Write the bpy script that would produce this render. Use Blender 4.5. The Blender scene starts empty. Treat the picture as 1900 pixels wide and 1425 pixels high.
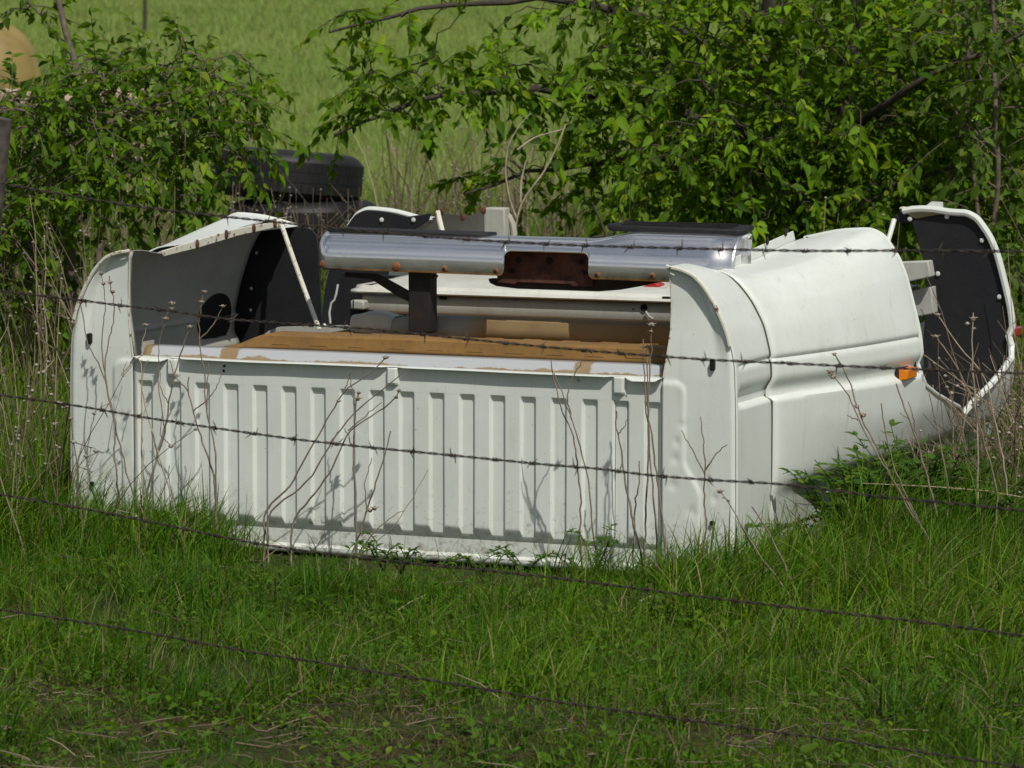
import bpy, bmesh, math, random
import numpy as np
from mathutils import Vector, Matrix

random.seed(7)
rng = np.random.default_rng(11)
R = math.radians
SC = bpy.context.scene
COL = SC.collection

# ------------------------------------------------------------------ camera, sky, sun, exposure
CAM_H, PITCH, FPX = 1.54, R(5.698), 7338.5
cam_d = bpy.data.cameras.new('camera')
cam = bpy.data.objects.new('camera', cam_d)
COL.objects.link(cam)
cam.location = (0, 0, CAM_H)
cam.rotation_euler = (R(90) - PITCH, 0, 0)
cam_d.sensor_width = 36.0
cam_d.lens = FPX / 1900 * 36.0
cam_d.clip_start = 0.1
cam_d.clip_end = 3000
cam_d.dof.use_dof = True
cam_d.dof.focus_distance = 10.8
cam_d.dof.aperture_fstop = 13
SC.camera = cam

SUN_EL, SUN_AZ = R(53), R(21)          # azimuth: degrees to the right of straight behind the camera
sun_dir = Vector((math.sin(SUN_AZ) * math.cos(SUN_EL), -math.cos(SUN_AZ) * math.cos(SUN_EL), math.sin(SUN_EL)))
world = bpy.data.worlds.new('World')
SC.world = world
world.use_nodes = True
wn, wl = world.node_tree.nodes, world.node_tree.links
sky = wn.new('ShaderNodeTexSky')
sky.sky_type = 'NISHITA'
sky.sun_disc = False
sky.sun_elevation = SUN_EL
sky.sun_rotation = math.atan2(sun_dir.x, sun_dir.y)
sky.air_density = 1.2
sky.dust_density = 2.5
sky.ozone_density = 1.0
bg = wn['Background']
bg.inputs['Strength'].default_value = 0.060
wtc = wn.new('ShaderNodeTexCoord')
wsep = wn.new('ShaderNodeSeparateXYZ'); wl.new(wtc.outputs['Generated'], wsep.inputs[0])
wz = wn.new('ShaderNodeMath'); wz.operation = 'MAXIMUM'; wl.new(wsep.outputs[2], wz.inputs[0]); wz.inputs[1].default_value = 0.0
wa = wn.new('ShaderNodeMath'); wa.operation = 'ADD'; wl.new(wz.outputs[0], wa.inputs[0]); wa.inputs[1].default_value = 0.10
wd = wn.new('ShaderNodeVectorMath'); wd.operation = 'DIVIDE'
wc = wn.new('ShaderNodeCombineXYZ')
for i_ in range(3): wl.new(wa.outputs[0], wc.inputs[i_])
wl.new(wtc.outputs['Generated'], wd.inputs[0]); wl.new(wc.outputs[0], wd.inputs[1])
wno = wn.new('ShaderNodeTexNoise'); wno.inputs['Scale'].default_value = 1.1; wno.inputs['Detail'].default_value = 8; wno.inputs['Roughness'].default_value = 0.58
wl.new(wd.outputs[0], wno.inputs['Vector'])
wr = wn.new('ShaderNodeValToRGB')
wr.color_ramp.elements[0].position, wr.color_ramp.elements[1].position = 0.47, 0.62
wl.new(wno.outputs['Fac'], wr.inputs['Fac'])
wm = wn.new('ShaderNodeMix'); wm.data_type = 'RGBA'
wl.new(wr.outputs['Color'], wm.inputs[0]); wl.new(sky.outputs[0], wm.inputs[6]); wm.inputs[7].default_value = (9.6, 9.8, 10.2, 1)
wh1 = wn.new('ShaderNodeMath'); wh1.operation = 'SUBTRACT'; wh1.inputs[0].default_value = 1.0; wl.new(wz.outputs[0], wh1.inputs[1])
wh2 = wn.new('ShaderNodeMath'); wh2.operation = 'POWER'; wl.new(wh1.outputs[0], wh2.inputs[0]); wh2.inputs[1].default_value = 9.0
wh3 = wn.new('ShaderNodeMath'); wh3.operation = 'MULTIPLY'; wl.new(wh2.outputs[0], wh3.inputs[0]); wh3.inputs[1].default_value = 0.75
wm2 = wn.new('ShaderNodeMix'); wm2.data_type = 'RGBA'
wl.new(wh3.outputs[0], wm2.inputs[0]); wl.new(wm.outputs[2], wm2.inputs[6]); wm2.inputs[7].default_value = (15.0, 15.3, 15.8, 1)
wl.new(wm2.outputs[2], bg.inputs['Color'])

sd = bpy.data.lights.new('sun', 'SUN')
sd.energy = 4.2
sd.angle = R(0.6)
sd.color = (1.0, 0.95, 0.86)
sun = bpy.data.objects.new('sun', sd)
COL.objects.link(sun)
sun.rotation_euler = sun_dir.to_track_quat('Z', 'Y').to_euler()
sun.location = (6, -10, 20)

SC.view_settings.view_transform = 'Standard'
SC.view_settings.look = 'None'
SC.view_settings.gamma = 1.0
SC.view_settings.use_curve_mapping = False
SC.view_settings.exposure = -0.30
SC.cycles.max_bounces = 6
SC.cycles.transparent_max_bounces = 4

# ------------------------------------------------------------------ pixel -> place
cp, sp = math.cos(PITCH), math.sin(PITCH)
BED_X, BED_Y, BED_YAW = 0.592, 10.3645, R(22.83)
cy, sy = math.cos(BED_YAW), math.sin(BED_YAW)
CAMP = np.array([0, 0, CAM_H])

def ray(x, y):
    a, b = (x - 950) / FPX, (712.5 - y) / FPX
    return np.array([a, cp + b * sp, -sp + b * cp])

def l2w(P):
    X, Y, Z = P
    return np.array([BED_X + cy * X + sy * Y, BED_Y - sy * X + cy * Y, Z])

def w2l(P):
    dx, dy = P[0] - BED_X, P[1] - BED_Y
    return np.array([cy * dx - sy * dy, sy * dx + cy * dy, P[2]])

OL = w2l(CAMP)

def lray(x, y):
    d = ray(x, y)
    return np.array([cy * d[0] - sy * d[1], sy * d[0] + cy * d[1], d[2]])

def onY(x, y, v):
    d = lray(x, y)
    return OL + d * (v - OL[1]) / d[1]

def onX(x, y, u):
    d = lray(x, y)
    return OL + d * (u - OL[0]) / d[0]

def onZ(x, y, z):
    d = lray(x, y)
    return OL + d * (z - OL[2]) / d[2]

def gnd(x, y, z=0):
    d = ray(x, y)
    return CAMP + d * (z - CAM_H) / d[2]

def atD(x, y, D):
    d = ray(x, y)
    return CAMP + d * D / d[1]

def sstep(a, b, x):
    t = np.clip((np.asarray(x, float) - a) / (b - a), 0, 1)
    return t * t * (3 - 2 * t)

def hash2(ix, iy, seed):
    h = (ix.astype(np.int64) * 374761393 + iy.astype(np.int64) * 668265263 + seed * 974711) & 0x7fffffff
    h = ((h ^ (h >> 13)) * 1274126177) & 0x7fffffff
    return ((h ^ (h >> 16)) & 0xffff) / 65535.0

def vnoise(x, y, s, seed=0):
    x, y = np.asarray(x, float) / s + 1000, np.asarray(y, float) / s + 1000
    ix, iy = np.floor(x), np.floor(y)
    fx, fy = x - ix, y - iy
    fx, fy = fx * fx * (3 - 2 * fx), fy * fy * (3 - 2 * fy)
    a, b = hash2(ix, iy, seed), hash2(ix + 1, iy, seed)
    c, d = hash2(ix, iy + 1, seed), hash2(ix + 1, iy + 1, seed)
    return (a * (1 - fx) + b * fx) * (1 - fy) + (c * (1 - fx) + d * fx) * fy

def gz(x, y):
    x, y = np.asarray(x, float), np.asarray(y, float)
    s = np.maximum(0, y - 25)
    z = 0.03 * s * s / (s + 10)
    near = sstep(60, 20, np.hypot(x, y - 10))
    z = z + near * (0.05 * (vnoise(x, y, 0.55, 3) - 0.6) + 0.02 * (vnoise(x, y, 0.16, 5) - 0.5))
    bu = cy * (x - BED_X) - sy * (y - BED_Y); bv = sy * (x - BED_X) + cy * (y - BED_Y)
    z = z - 0.036 * sstep(-1.6, -1.35, bu) * sstep(-.1, -.35, bu) * sstep(-.8, -.25, bv) * sstep(.5, .2, bv)
    far = sstep(30, 120, y)
    z = z + far * 0.8 * (vnoise(x, y, 37, 9) - 0.5)
    return z

# ------------------------------------------------------------------ materials
def mat(name):
    m = bpy.data.materials.new(name)
    m.use_nodes = True
    nt = m.node_tree
    return m, nt.nodes, nt.links, nt.nodes['Principled BSDF']

def noise(n, l, scale, detail=4, rough=0.55, coord='Object', vec=None, stretch=None):
    t = n.new('ShaderNodeTexNoise')
    t.inputs['Scale'].default_value = scale
    t.inputs['Detail'].default_value = detail
    t.inputs['Roughness'].default_value = rough
    if vec is None:
        tc = n.new('ShaderNodeTexCoord')
        vec = tc.outputs[coord]
    if stretch:
        mp = n.new('ShaderNodeMapping')
        mp.inputs['Scale'].default_value = stretch
        l.new(vec, mp.inputs['Vector'])
        vec = mp.outputs[0]
    l.new(vec, t.inputs['Vector'])
    return t.outputs['Fac']

def ramp(n, l, fac, stops):
    r = n.new('ShaderNodeValToRGB')
    e = r.color_ramp.elements
    while len(e) < len(stops):
        e.new(0.5)
    for i, (p, c) in enumerate(stops):
        e[i].position = p
        e[i].color = (*c, 1) if len(c) == 3 else c
    l.new(fac, r.inputs['Fac'])
    return r.outputs['Color']

def mix(n, l, fac, a, b):
    m = n.new('ShaderNodeMix')
    m.data_type = 'RGBA'
    for s, v in ((m.inputs[0], fac), (m.inputs[6], a), (m.inputs[7], b)):
        if isinstance(v, (int, float)):
            s.default_value = v
        elif isinstance(v, tuple):
            s.default_value = (*v, 1)
        else:
            l.new(v, s)
    return m.outputs[2]

def bump(n, l, h, strength, dist, p):
    b = n.new('ShaderNodeBump')
    b.inputs['Strength'].default_value = strength
    b.inputs['Distance'].default_value = dist
    l.new(h, b.inputs['Height'])
    l.new(b.outputs[0], p.inputs['Normal'])

BW = lambda v: (v, v, v)

def paint_mat(name, base, dirt, amount=0.35, rough=0.38, rust=False, wear=False):
    m, n, l, p = mat(name)
    big = noise(n, l, 3.0, 6, 0.6)
    streak = noise(n, l, 9.0, 5, 0.6, stretch=(6, 6, 0.5))
    speck = noise(n, l, 120, 2, 0.5)
    fine = noise(n, l, 320, 2, 0.6)
    c = mix(n, l, ramp(n, l, big, [(0.40, BW(0)), (0.75, BW(amount))]), base, dirt)
    c = mix(n, l, ramp(n, l, streak, [(0.52, BW(0)), (0.8, BW(amount * 0.6))]), c, dirt)
    c = mix(n, l, ramp(n, l, speck, [(0.735, BW(0)), (0.765, BW(0.7))]), c, tuple(0.28 * x for x in dirt))
    c = mix(n, l, ramp(n, l, fine, [(0.5, BW(0)), (0.8, BW(0.25))]), c, dirt)
    if wear:
        tcw = n.new('ShaderNodeTexCoord'); spw = n.new('ShaderNodeSeparateXYZ'); l.new(tcw.outputs['Object'], spw.inputs[0])
        zr = n.new('ShaderNodeMapRange'); zr.inputs[1].default_value, zr.inputs[2].default_value = 0.26, 0.0
        l.new(spw.outputs[2], zr.inputs[0])
        ad = n.new('ShaderNodeMath'); ad.operation = 'MULTIPLY_ADD'
        l.new(zr.outputs[0], ad.inputs[0]); ad.inputs[1].default_value = 0.20; l.new(noise(n, l, 42, 7, 0.75), ad.inputs[2])
        c = mix(n, l, ramp(n, l, ad.outputs[0], [(0.66, BW(0)), (0.80, BW(0.55))]), c, (0.17, 0.13, 0.08))
        scr = noise(n, l, 30, 3, 0.6, stretch=(1.0, 1.0, 14))
        c = mix(n, l, ramp(n, l, scr, [(0.70, BW(0)), (0.74, BW(0.35))]), c, (0.36, 0.34, 0.28))
        run = noise(n, l, 22, 4, 0.6, stretch=(1.6, 1.6, 0.10))
        c = mix(n, l, ramp(n, l, run, [(0.60, BW(0)), (0.80, BW(0.38))]), c, (0.36, 0.33, 0.24))
        rsp = noise(n, l, 34, 6, 0.7)
        c = mix(n, l, ramp(n, l, rsp, [(0.715, BW(0)), (0.745, BW(0.8))]), c, (0.17, 0.085, 0.035))
    if rust:
        rr = noise(n, l, 55, 5, 0.65)
        c = mix(n, l, ramp(n, l, rr, [(0.575, BW(0)), (0.64, BW(1))]), c, (0.15, 0.065, 0.025))
    l.new(c, p.inputs['Base Color'])
    l.new(ramp(n, l, big, [(0.3, BW(rough)), (0.8, BW(rough + 0.25))]), p.inputs['Roughness'])
    p.inputs['Specular IOR Level'].default_value = 0.4
    bump(n, l, noise(n, l, 7, 4, 0.5), 0.16, 0.012, p)
    p.inputs['Coat Weight'].default_value = 0.22
    p.inputs['Coat Roughness'].default_value = 0.22
    return m

M = {}
M['white'] = paint_mat('white_paint', (0.70, 0.745, 0.71), (0.47, 0.49, 0.42), 0.34, wear=True)
M['white_rust'] = paint_mat('white_paint_rusting', (0.68, 0.69, 0.60), (0.46, 0.42, 0.30), 0.5, 0.5, rust=True)
M['primer'] = paint_mat('primer_grey', (0.42, 0.43, 0.40), (0.20, 0.19, 0.15), 0.6, 0.6)
M['grey'] = paint_mat('pale_grey_paint', (0.46, 0.48, 0.45), (0.28, 0.25, 0.17), 0.6, 0.5)

def simple(name, col, rough, metal=0.0, var=0.3, scale=20, bmp=0.15):
    m, n, l, p = mat(name)
    f = noise(n, l, scale, 5, 0.6)
    lo, hi = tuple(c * (1 - var) for c in col), tuple(min(1, c * (1 + var)) for c in col)
    l.new(ramp(n, l, f, [(0.3, lo), (0.7, hi)]), p.inputs['Base Color'])
    p.inputs['Roughness'].default_value = rough
    p.inputs['Metallic'].default_value = metal
    if bmp:
        bump(n, l, f, bmp, 0.004, p)
    return m

M['liner'] = simple('black_liner', (0.0065, 0.007, 0.009), 0.7, 0, 0.5, 30)
m, n, l, p = mat('dusty_black_liner')
f = noise(n, l, 6, 7, 0.7)
g = noise(n, l, 70, 4, 0.7)
c = mix(n, l, ramp(n, l, f, [(0.45, BW(0)), (0.8, BW(0.45))]), (0.005, 0.0058, 0.009), (0.030, 0.027, 0.023))
c = mix(n, l, ramp(n, l, g, [(0.64, BW(0)), (0.78, BW(0.35))]), c, (0.05, 0.042, 0.034))
l.new(c, p.inputs['Base Color']); p.inputs['Roughness'].default_value = 0.7
bump(n, l, noise(n, l, 11, 4), 0.35, 0.01, p)
M['splash'] = m
M['dark'] = simple('hole_shade_black', (0.004, 0.004, 0.004), 0.9, 0, 0.3, 30, 0)  # flat black standing in for the shade inside holes and slots
M['rubber'] = simple('tyre_rubber', (0.0055, 0.0055, 0.0065), 0.6, 0, 0.5, 12)
M['rivet'] = simple('rivet_white', (0.62, 0.64, 0.62), 0.4, 0, 0.1)
M['bark'] = simple('bark', (0.12, 0.095, 0.07), 0.9, 0, 0.45, 40)
M['bark_dark'] = simple('bark_dark', (0.05, 0.04, 0.03), 0.9, 0, 0.45, 40)
M['stalk'] = simple('dry_stalk', (0.21, 0.165, 0.125), 0.85, 0, 0.45, 25, 0.1)
M['pale_stalk'] = simple('pale_dry_stalk', (0.36, 0.30, 0.22), 0.85, 0, 0.4, 25, 0.1)
M['seed'] = simple('dry_seed_head', (0.27, 0.22, 0.17), 0.9, 0, 0.4, 150, 0.3)
M['tank'] = simple('yellow_tank_paint', (0.26, 0.19, 0.06), 0.6, 0, 0.25, 4, 0.05)
M['stone'] = simple('pinkish_stone', (0.42, 0.32, 0.25), 0.9, 0, 0.35, 9, 0.4)
M['post'] = simple('weathered_post', (0.075, 0.062, 0.055), 0.85, 0, 0.5, 30, 0.3)
M['post_red'] = simple('red_post_paint', (0.13, 0.022, 0.016), 0.8, 0, 0.5, 30, 0.2)
M['cable'] = simple('white_cable', (0.65, 0.66, 0.62), 0.5, 0, 0.1)

# rust
m, n, l, p = mat('rust')
f = noise(n, l, 28, 7, 0.65)
l.new(ramp(n, l, f, [(0.3, (0.035, 0.016, 0.010)), (0.5, (0.085, 0.032, 0.016)), (0.72, (0.20, 0.075, 0.028))]), p.inputs['Base Color'])
p.inputs['Roughness'].default_value = 0.85
bump(n, l, f, 0.3, 0.003, p)
M['rust'] = m
m, n, l, p = mat('dark_rusty_steel')
f = noise(n, l, 22, 7, 0.65)
l.new(ramp(n, l, f, [(0.4, (0.007, 0.006, 0.006)), (0.6, (0.016, 0.010, 0.008)), (0.8, (0.045, 0.019, 0.012))]), p.inputs['Base Color'])
p.inputs['Roughness'].default_value = 0.75
bump(n, l, f, 0.25, 0.003, p)
M['darkrust'] = m
M['platerust'] = simple('brown_plate_rust', (0.075, 0.027, 0.018), 0.85, 0, 0.6, 30, 0.3)
# orange rust bolts
m, n, l, p = mat('orange_rust')
f = noise(n, l, 90, 6, 0.65)
l.new(ramp(n, l, f, [(0.3, (0.09, 0.035, 0.015)), (0.65, (0.27, 0.105, 0.035))]), p.inputs['Base Color'])
p.inputs['Roughness'].default_value = 0.9
M['bolt'] = m
# wire
m, n, l, p = mat('barbed_wire_steel')
f = noise(n, l, 60, 5, 0.6)
l.new(ramp(n, l, f, [(0.35, (0.030, 0.025, 0.022)), (0.6, (0.075, 0.055, 0.042)), (0.8, (0.13, 0.07, 0.04))]), p.inputs['Base Color'])
p.inputs['Roughness'].default_value = 0.6
p.inputs['Metallic'].default_value = 0.35
M['wire'] = m
# chrome
m, n, l, p = mat('dull_chrome')
sm = noise(n, l, 5, 5, 0.6, stretch=(1, 3, 3))
sp_ = noise(n, l, 160, 3, 0.6)
tc = n.new('ShaderNodeTexCoord')
sep = n.new('ShaderNodeSeparateXYZ')
l.new(tc.outputs['Object'], sep.inputs[0])
ed = n.new('ShaderNodeMapRange')
ed.inputs[1].default_value, ed.inputs[2].default_value = 0.215, 0.180
l.new(sep.outputs[2], ed.inputs[0])
mm = n.new('ShaderNodeMath'); mm.operation = 'MULTIPLY'
l.new(ed.outputs[0], mm.inputs[0])
l.new(noise(n, l, 18, 6, 0.7), mm.inputs[1])
grime = ramp(n, l, mm.outputs[0], [(0.22, BW(0)), (0.55, BW(0.75))])
c = mix(n, l, ramp(n, l, sp_, [(0.66, BW(0)), (0.72, BW(0.5))]), (0.82, 0.83, 0.84), (0.22, 0.16, 0.11))
c = mix(n, l, grime, c, (0.20, 0.13, 0.075))
l.new(c, p.inputs['Base Color'])
p.inputs['Metallic'].default_value = 0.92
l.new(ramp(n, l, sm, [(0.3, BW(0.12)), (0.75, BW(0.27))]), p.inputs['Roughness'])
M['chrome'] = m
# floor dirt (brown primer and dust)
m, n, l, p = mat('brown_dirt')
f = noise(n, l, 7, 7, 0.65)
g = noise(n, l, 60, 4, 0.6)
c = ramp(n, l, f, [(0.3, (0.17, 0.092, 0.024)), (0.55, (0.23, 0.125, 0.032)), (0.78, (0.27, 0.165, 0.06))])
c = mix(n, l, ramp(n, l, g, [(0.5, BW(0)), (0.75, BW(0.45))]), c, (0.11, 0.062, 0.03))
l.new(c, p.inputs['Base Color'])
p.inputs['Roughness'].default_value = 0.9
bump(n, l, g, 0.15, 0.003, p)
M['brown'] = m
# sill: white paint with brown dried-dirt stains (own shape: along the low edge and in two bare bands)
m, n, l, p = mat('stained_sill_paint')
tc = n.new('ShaderNodeTexCoord')
sep = n.new('ShaderNodeSeparateXYZ')
l.new(tc.outputs['Object'], sep.inputs[0])
ns = noise(n, l, 9, 6, 0.7)
nz = noise(n, l, 55, 4, 0.7)
lo = n.new('ShaderNodeMapRange')
lo.inputs[1].default_value, lo.inputs[2].default_value = 0.534, 0.514
l.new(sep.outputs[2], lo.inputs[0])
a1 = n.new('ShaderNodeMath'); a1.operation = 'MULTIPLY_ADD'
l.new(lo.outputs[0], a1.inputs[0]); a1.inputs[1].default_value = 0.42; l.new(ns, a1.inputs[2])
a2 = n.new('ShaderNodeMath'); a2.operation = 'MULTIPLY_ADD'
l.new(nz, a2.inputs[0]); a2.inputs[1].default_value = 0.16; l.new(a1.outputs[0], a2.inputs[2])
fac = ramp(n, l, a2.outputs[0], [(0.90, BW(0)), (0.96, BW(1))])
for xc, w in ((-1.515, 0.030), (-0.452, 0.026), (-1.80, 0.045), (-0.20, 0.03)):
    d1 = n.new('ShaderNodeMath'); d1.operation = 'SUBTRACT'; l.new(sep.outputs[0], d1.inputs[0]); d1.inputs[1].default_value = xc
    d2 = n.new('ShaderNodeMath'); d2.operation = 'ABSOLUTE'; l.new(d1.outputs[0], d2.inputs[0])
    d3 = n.new('ShaderNodeMath'); d3.operation = 'MULTIPLY_ADD'; l.new(nz, d3.inputs[0]); d3.inputs[1].default_value = 0.02; l.new(d2.outputs[0], d3.inputs[2])
    fac = mix(n, l, ramp(n, l, d3.outputs[0], [(0.0, BW(1)), (w + 0.006, BW(1)), (w + 0.010, BW(0))]), fac, (1, 1, 1))
c = mix(n, l, fac, (0.41, 0.435, 0.45), ramp(n, l, ns, [(0.3, (0.22, 0.14, 0.06)), (0.7, (0.27, 0.21, 0.13))]))
l.new(c, p.inputs['Base Color'])
l.new(ramp(n, l, fac, [(0, BW(0.3)), (1, BW(0.9))]), p.inputs['Roughness'])
M['sill'] = m

def plastic(name, col):
    m, n, l, p = mat(name)
    p.inputs['Base Color'].default_value = (*col, 1)
    p.inputs['Roughness'].default_value = 0.28
    p.inputs['Transmission Weight'].default_value = 0.15
    p.inputs['Coat Weight'].default_value = 0.4
    w = n.new('ShaderNodeTexWave')
    w.inputs['Scale'].default_value = 60
    tc = n.new('ShaderNodeTexCoord')
    l.new(tc.outputs['Object'], w.inputs['Vector'])
    bump(n, l, w.outputs['Fac'], 0.3, 0.002, p)
    return m
M['amber'] = plastic('amber_lens', (0.85, 0.24, 0.012))
M['red'] = plastic('red_lens', (0.42, 0.012, 0.015))

def leafy(name, trans=0.35, rough=0.5, spec=0.3):
    m, n, l, p = mat(name)
    at = n.new('ShaderNodeAttribute'); at.attribute_name = 'Col'
    l.new(at.outputs['Color'], p.inputs['Base Color'])
    p.inputs['Roughness'].default_value = rough
    p.inputs['Specular IOR Level'].default_value = spec
    tr = n.new('ShaderNodeBsdfTranslucent')
    hs = n.new('ShaderNodeHueSaturation')
    hs.inputs['Hue'].default_value = 0.487
    hs.inputs['Saturation'].default_value = 1.1
    hs.inputs['Value'].default_value = 1.25
    l.new(at.outputs['Color'], hs.inputs['Color'])
    l.new(hs.outputs[0], tr.inputs['Color'])
    ms = n.new('ShaderNodeMixShader')
    ms.inputs[0].default_value = trans
    l.new(p.outputs[0], ms.inputs[1])
    l.new(tr.outputs[0], ms.inputs[2])
    l.new(ms.outputs[0], n['Material Output'].inputs['Surface'])
    return m
M['leaf'] = leafy('tree_leaf', 0.48, 0.55, 0.16)
M['grass'] = leafy('grass_blade', 0.32, 0.55, 0.18)
M['straw'] = leafy('straw', 0.15, 0.8, 0.1)

# ground
m, n, l, p = mat('ground_soil')
tc = n.new('ShaderNodeTexCoord')
f1 = noise(n, l, 2.5, 8, 0.65)
f2 = noise(n, l, 40, 6, 0.7)
soil = ramp(n, l, f2, [(0.3, (0.030, 0.021, 0.013)), (0.55, (0.062, 0.042, 0.026)), (0.75, (0.115, 0.082, 0.05))])
moss = ramp(n, l, f2, [(0.3, (0.020, 0.034, 0.008)), (0.7, (0.045, 0.075, 0.016))])
c = mix(n, l, ramp(n, l, f1, [(0.38, BW(0.15)), (0.6, BW(0.85))]), soil, moss)
far = ramp(n, l, noise(n, l, 0.12, 9, 0.68), [(0.3, (0.10, 0.165, 0.03)), (0.5, (0.145, 0.21, 0.042)), (0.7, (0.19, 0.24, 0.065))])
sep = n.new('ShaderNodeSeparateXYZ')
l.new(tc.outputs['Object'], sep.inputs[0])
mr = n.new('ShaderNodeMapRange')
mr.inputs[1].default_value, mr.inputs[2].default_value = 15, 24
l.new(sep.outputs[1], mr.inputs[0])
l.new(mix(n, l, mr.outputs[0], c, far), p.inputs['Base Color'])
p.inputs['Roughness'].default_value = 0.95
p.inputs['Specular IOR Level'].default_value = 0.1
bump(n, l, f2, 0.6, 0.02, p)
M['ground'] = m

# ------------------------------------------------------------------ mesh helpers
def tag(o, label, cat, group=None, kind=None):
    if label: o['label'] = label
    if cat: o['category'] = cat
    if group: o['group'] = group
    if kind: o['kind'] = kind
    return o

def link(o, parent=None):
    COL.objects.link(o)
    if parent is not None:
        o.parent = parent
    return o

def empty(name, loc=(0, 0, 0), rz=0.0):
    o = bpy.data.objects.new(name, None)
    o.empty_display_size = 0.2
    o.location = loc
    o.rotation_euler = (0, 0, rz)
    return link(o)

class MB:
    def __init__(s):
        s.v, s.f = [], []
    def grid(s, P, flip=False, close=False):
        P = np.asarray(P, float)
        a, b = P.shape[:2]
        o = len(s.v)
        s.v += [tuple(q) for q in P.reshape(-1, 3)]
        for i in range(a - 1):
            for j in range(b if close else b - 1):
                k = (j + 1) % b
                q = (o + i * b + j, o + i * b + k, o + (i + 1) * b + k, o + (i + 1) * b + j)
                s.f.append(q[::-1] if flip else q)
        return s
    def box(s, x0, x1, y0, y1, z0, z1):
        o = len(s.v)
        s.v += [(x, y, z) for z in (z0, z1) for y in (y0, y1) for x in (x0, x1)]
        for q in ((0, 2, 3, 1), (4, 5, 7, 6), (0, 1, 5, 4), (2, 6, 7, 3), (0, 4, 6, 2), (1, 3, 7, 5)):
            s.f.append(tuple(o + i for i in q))
        return s
    def tube(s, pts, rad, sides=6, cap=True):
        pts = [Vector(p) for p in pts]
        k = len(pts)
        if not hasattr(rad, '__len__'):
            rad = [rad] * k
        o = len(s.v)
        t0 = (pts[1] - pts[0]).normalized()
        up = Vector((0, 0, 1)) if abs(t0.z) < 0.9 else Vector((1, 0, 0))
        nrm = t0.cross(up).normalized()
        for i in range(k):
            t = (pts[min(i + 1, k - 1)] - pts[max(i - 1, 0)]).normalized()
            nrm = (nrm - t * nrm.dot(t)).normalized()
            bi = t.cross(nrm)
            for j in range(sides):
                a = 2 * math.pi * j / sides
                s.v.append(tuple(pts[i] + (nrm * math.cos(a) + bi * math.sin(a)) * rad[i]))
        for i in range(k - 1):
            for j in range(sides):
                j2 = (j + 1) % sides
                s.f.append((o + i * sides + j, o + i * sides + j2, o + (i + 1) * sides + j2, o + (i + 1) * sides + j))
        if cap:
            s.f.append(tuple(o + j for j in range(sides))[::-1])
            s.f.append(tuple(o + (k - 1) * sides + j for j in range(sides)))
        return s
    def prism(s, poly, d):            # polygon of 3-D points pushed along vector d
        o, k = len(s.v), len(poly)
        d = np.asarray(d, float)
        s.v += [tuple(np.asarray(q, float)) for q in poly] + [tuple(np.asarray(q, float) + d) for q in poly]
        s.f.append(tuple(range(o, o + k)))
        s.f.append(tuple(range(o + k, o + 2 * k))[::-1])
        for i in range(k):
            j = (i + 1) % k
            s.f.append((o + i, o + k + i, o + k + j, o + j))
        return s
    def ball(s, c, r, seg=8, rings=5, sq=(1, 1, 1)):
        o = len(s.v)
        for i in range(rings + 1):
            th = math.pi * i / rings
            for j in range(seg):
                a = 2 * math.pi * j / seg
                s.v.append((c[0] + r * sq[0] * math.sin(th) * math.cos(a), c[1] + r * sq[1] * math.sin(th) * math.sin(a), c[2] + r * sq[2] * math.cos(th)))
        for i in range(rings):
            for j in range(seg):
                j2 = (j + 1) % seg
                s.f.append((o + i * seg + j, o + (i + 1) * seg + j, o + (i + 1) * seg + j2, o + i * seg + j2))
        return s
    def build(s, name, m, parent=None, smooth=True, bevel=0, solid=0, angle=35):
        me = bpy.data.meshes.new(name)
        me.from_pydata(s.v, [], s.f)
        bm = bmesh.new(); bm.from_mesh(me)
        bmesh.ops.remove_doubles(bm, verts=bm.verts, dist=1e-5)
        bmesh.ops.recalc_face_normals(bm, faces=bm.faces)
        if smooth:
            for e in bm.edges:
                if len(e.link_faces) == 2 and e.calc_face_angle(0) > R(angle):
                    e.smooth = False
            for fc in bm.faces:
                fc.smooth = True
        bm.to_mesh(me); bm.free()
        me.materials.append(m)
        o = link(bpy.data.objects.new(name, me), parent)
        if solid:
            md = o.modifiers.new('solid', 'SOLIDIFY'); md.thickness = solid; md.offset = 0
        if bevel:
            md = o.modifiers.new('bevel', 'BEVEL'); md.width = bevel; md.segments = 2; md.limit_method = 'ANGLE'; md.angle_limit = R(40)
        return o

def np_mesh(name, V, T, C, m, parent=None):
    V, T = np.asarray(V, np.float32), np.asarray(T, np.int32)
    me = bpy.data.meshes.new(name)
    me.vertices.add(len(V)); me.vertices.foreach_set('co', V.ravel())
    me.loops.add(T.size); me.loops.foreach_set('vertex_index', T.ravel())
    me.polygons.add(len(T))
    me.polygons.foreach_set('loop_start', np.arange(len(T), dtype=np.int32) * 3)
    me.polygons.foreach_set('loop_total', np.full(len(T), 3, np.int32))
    me.update(calc_edges=True)
    if C is not None:
        at = me.color_attributes.new('Col', 'FLOAT_COLOR', 'POINT')
        at.data.foreach_set('color', np.concatenate([C, np.ones((len(C), 1))], 1).astype(np.float32).ravel())
    me.materials.append(m)
    return link(bpy.data.objects.new(name, me), parent)

def unit(a):
    return a / np.maximum(np.linalg.norm(a, axis=-1, keepdims=True), 1e-9)

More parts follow.
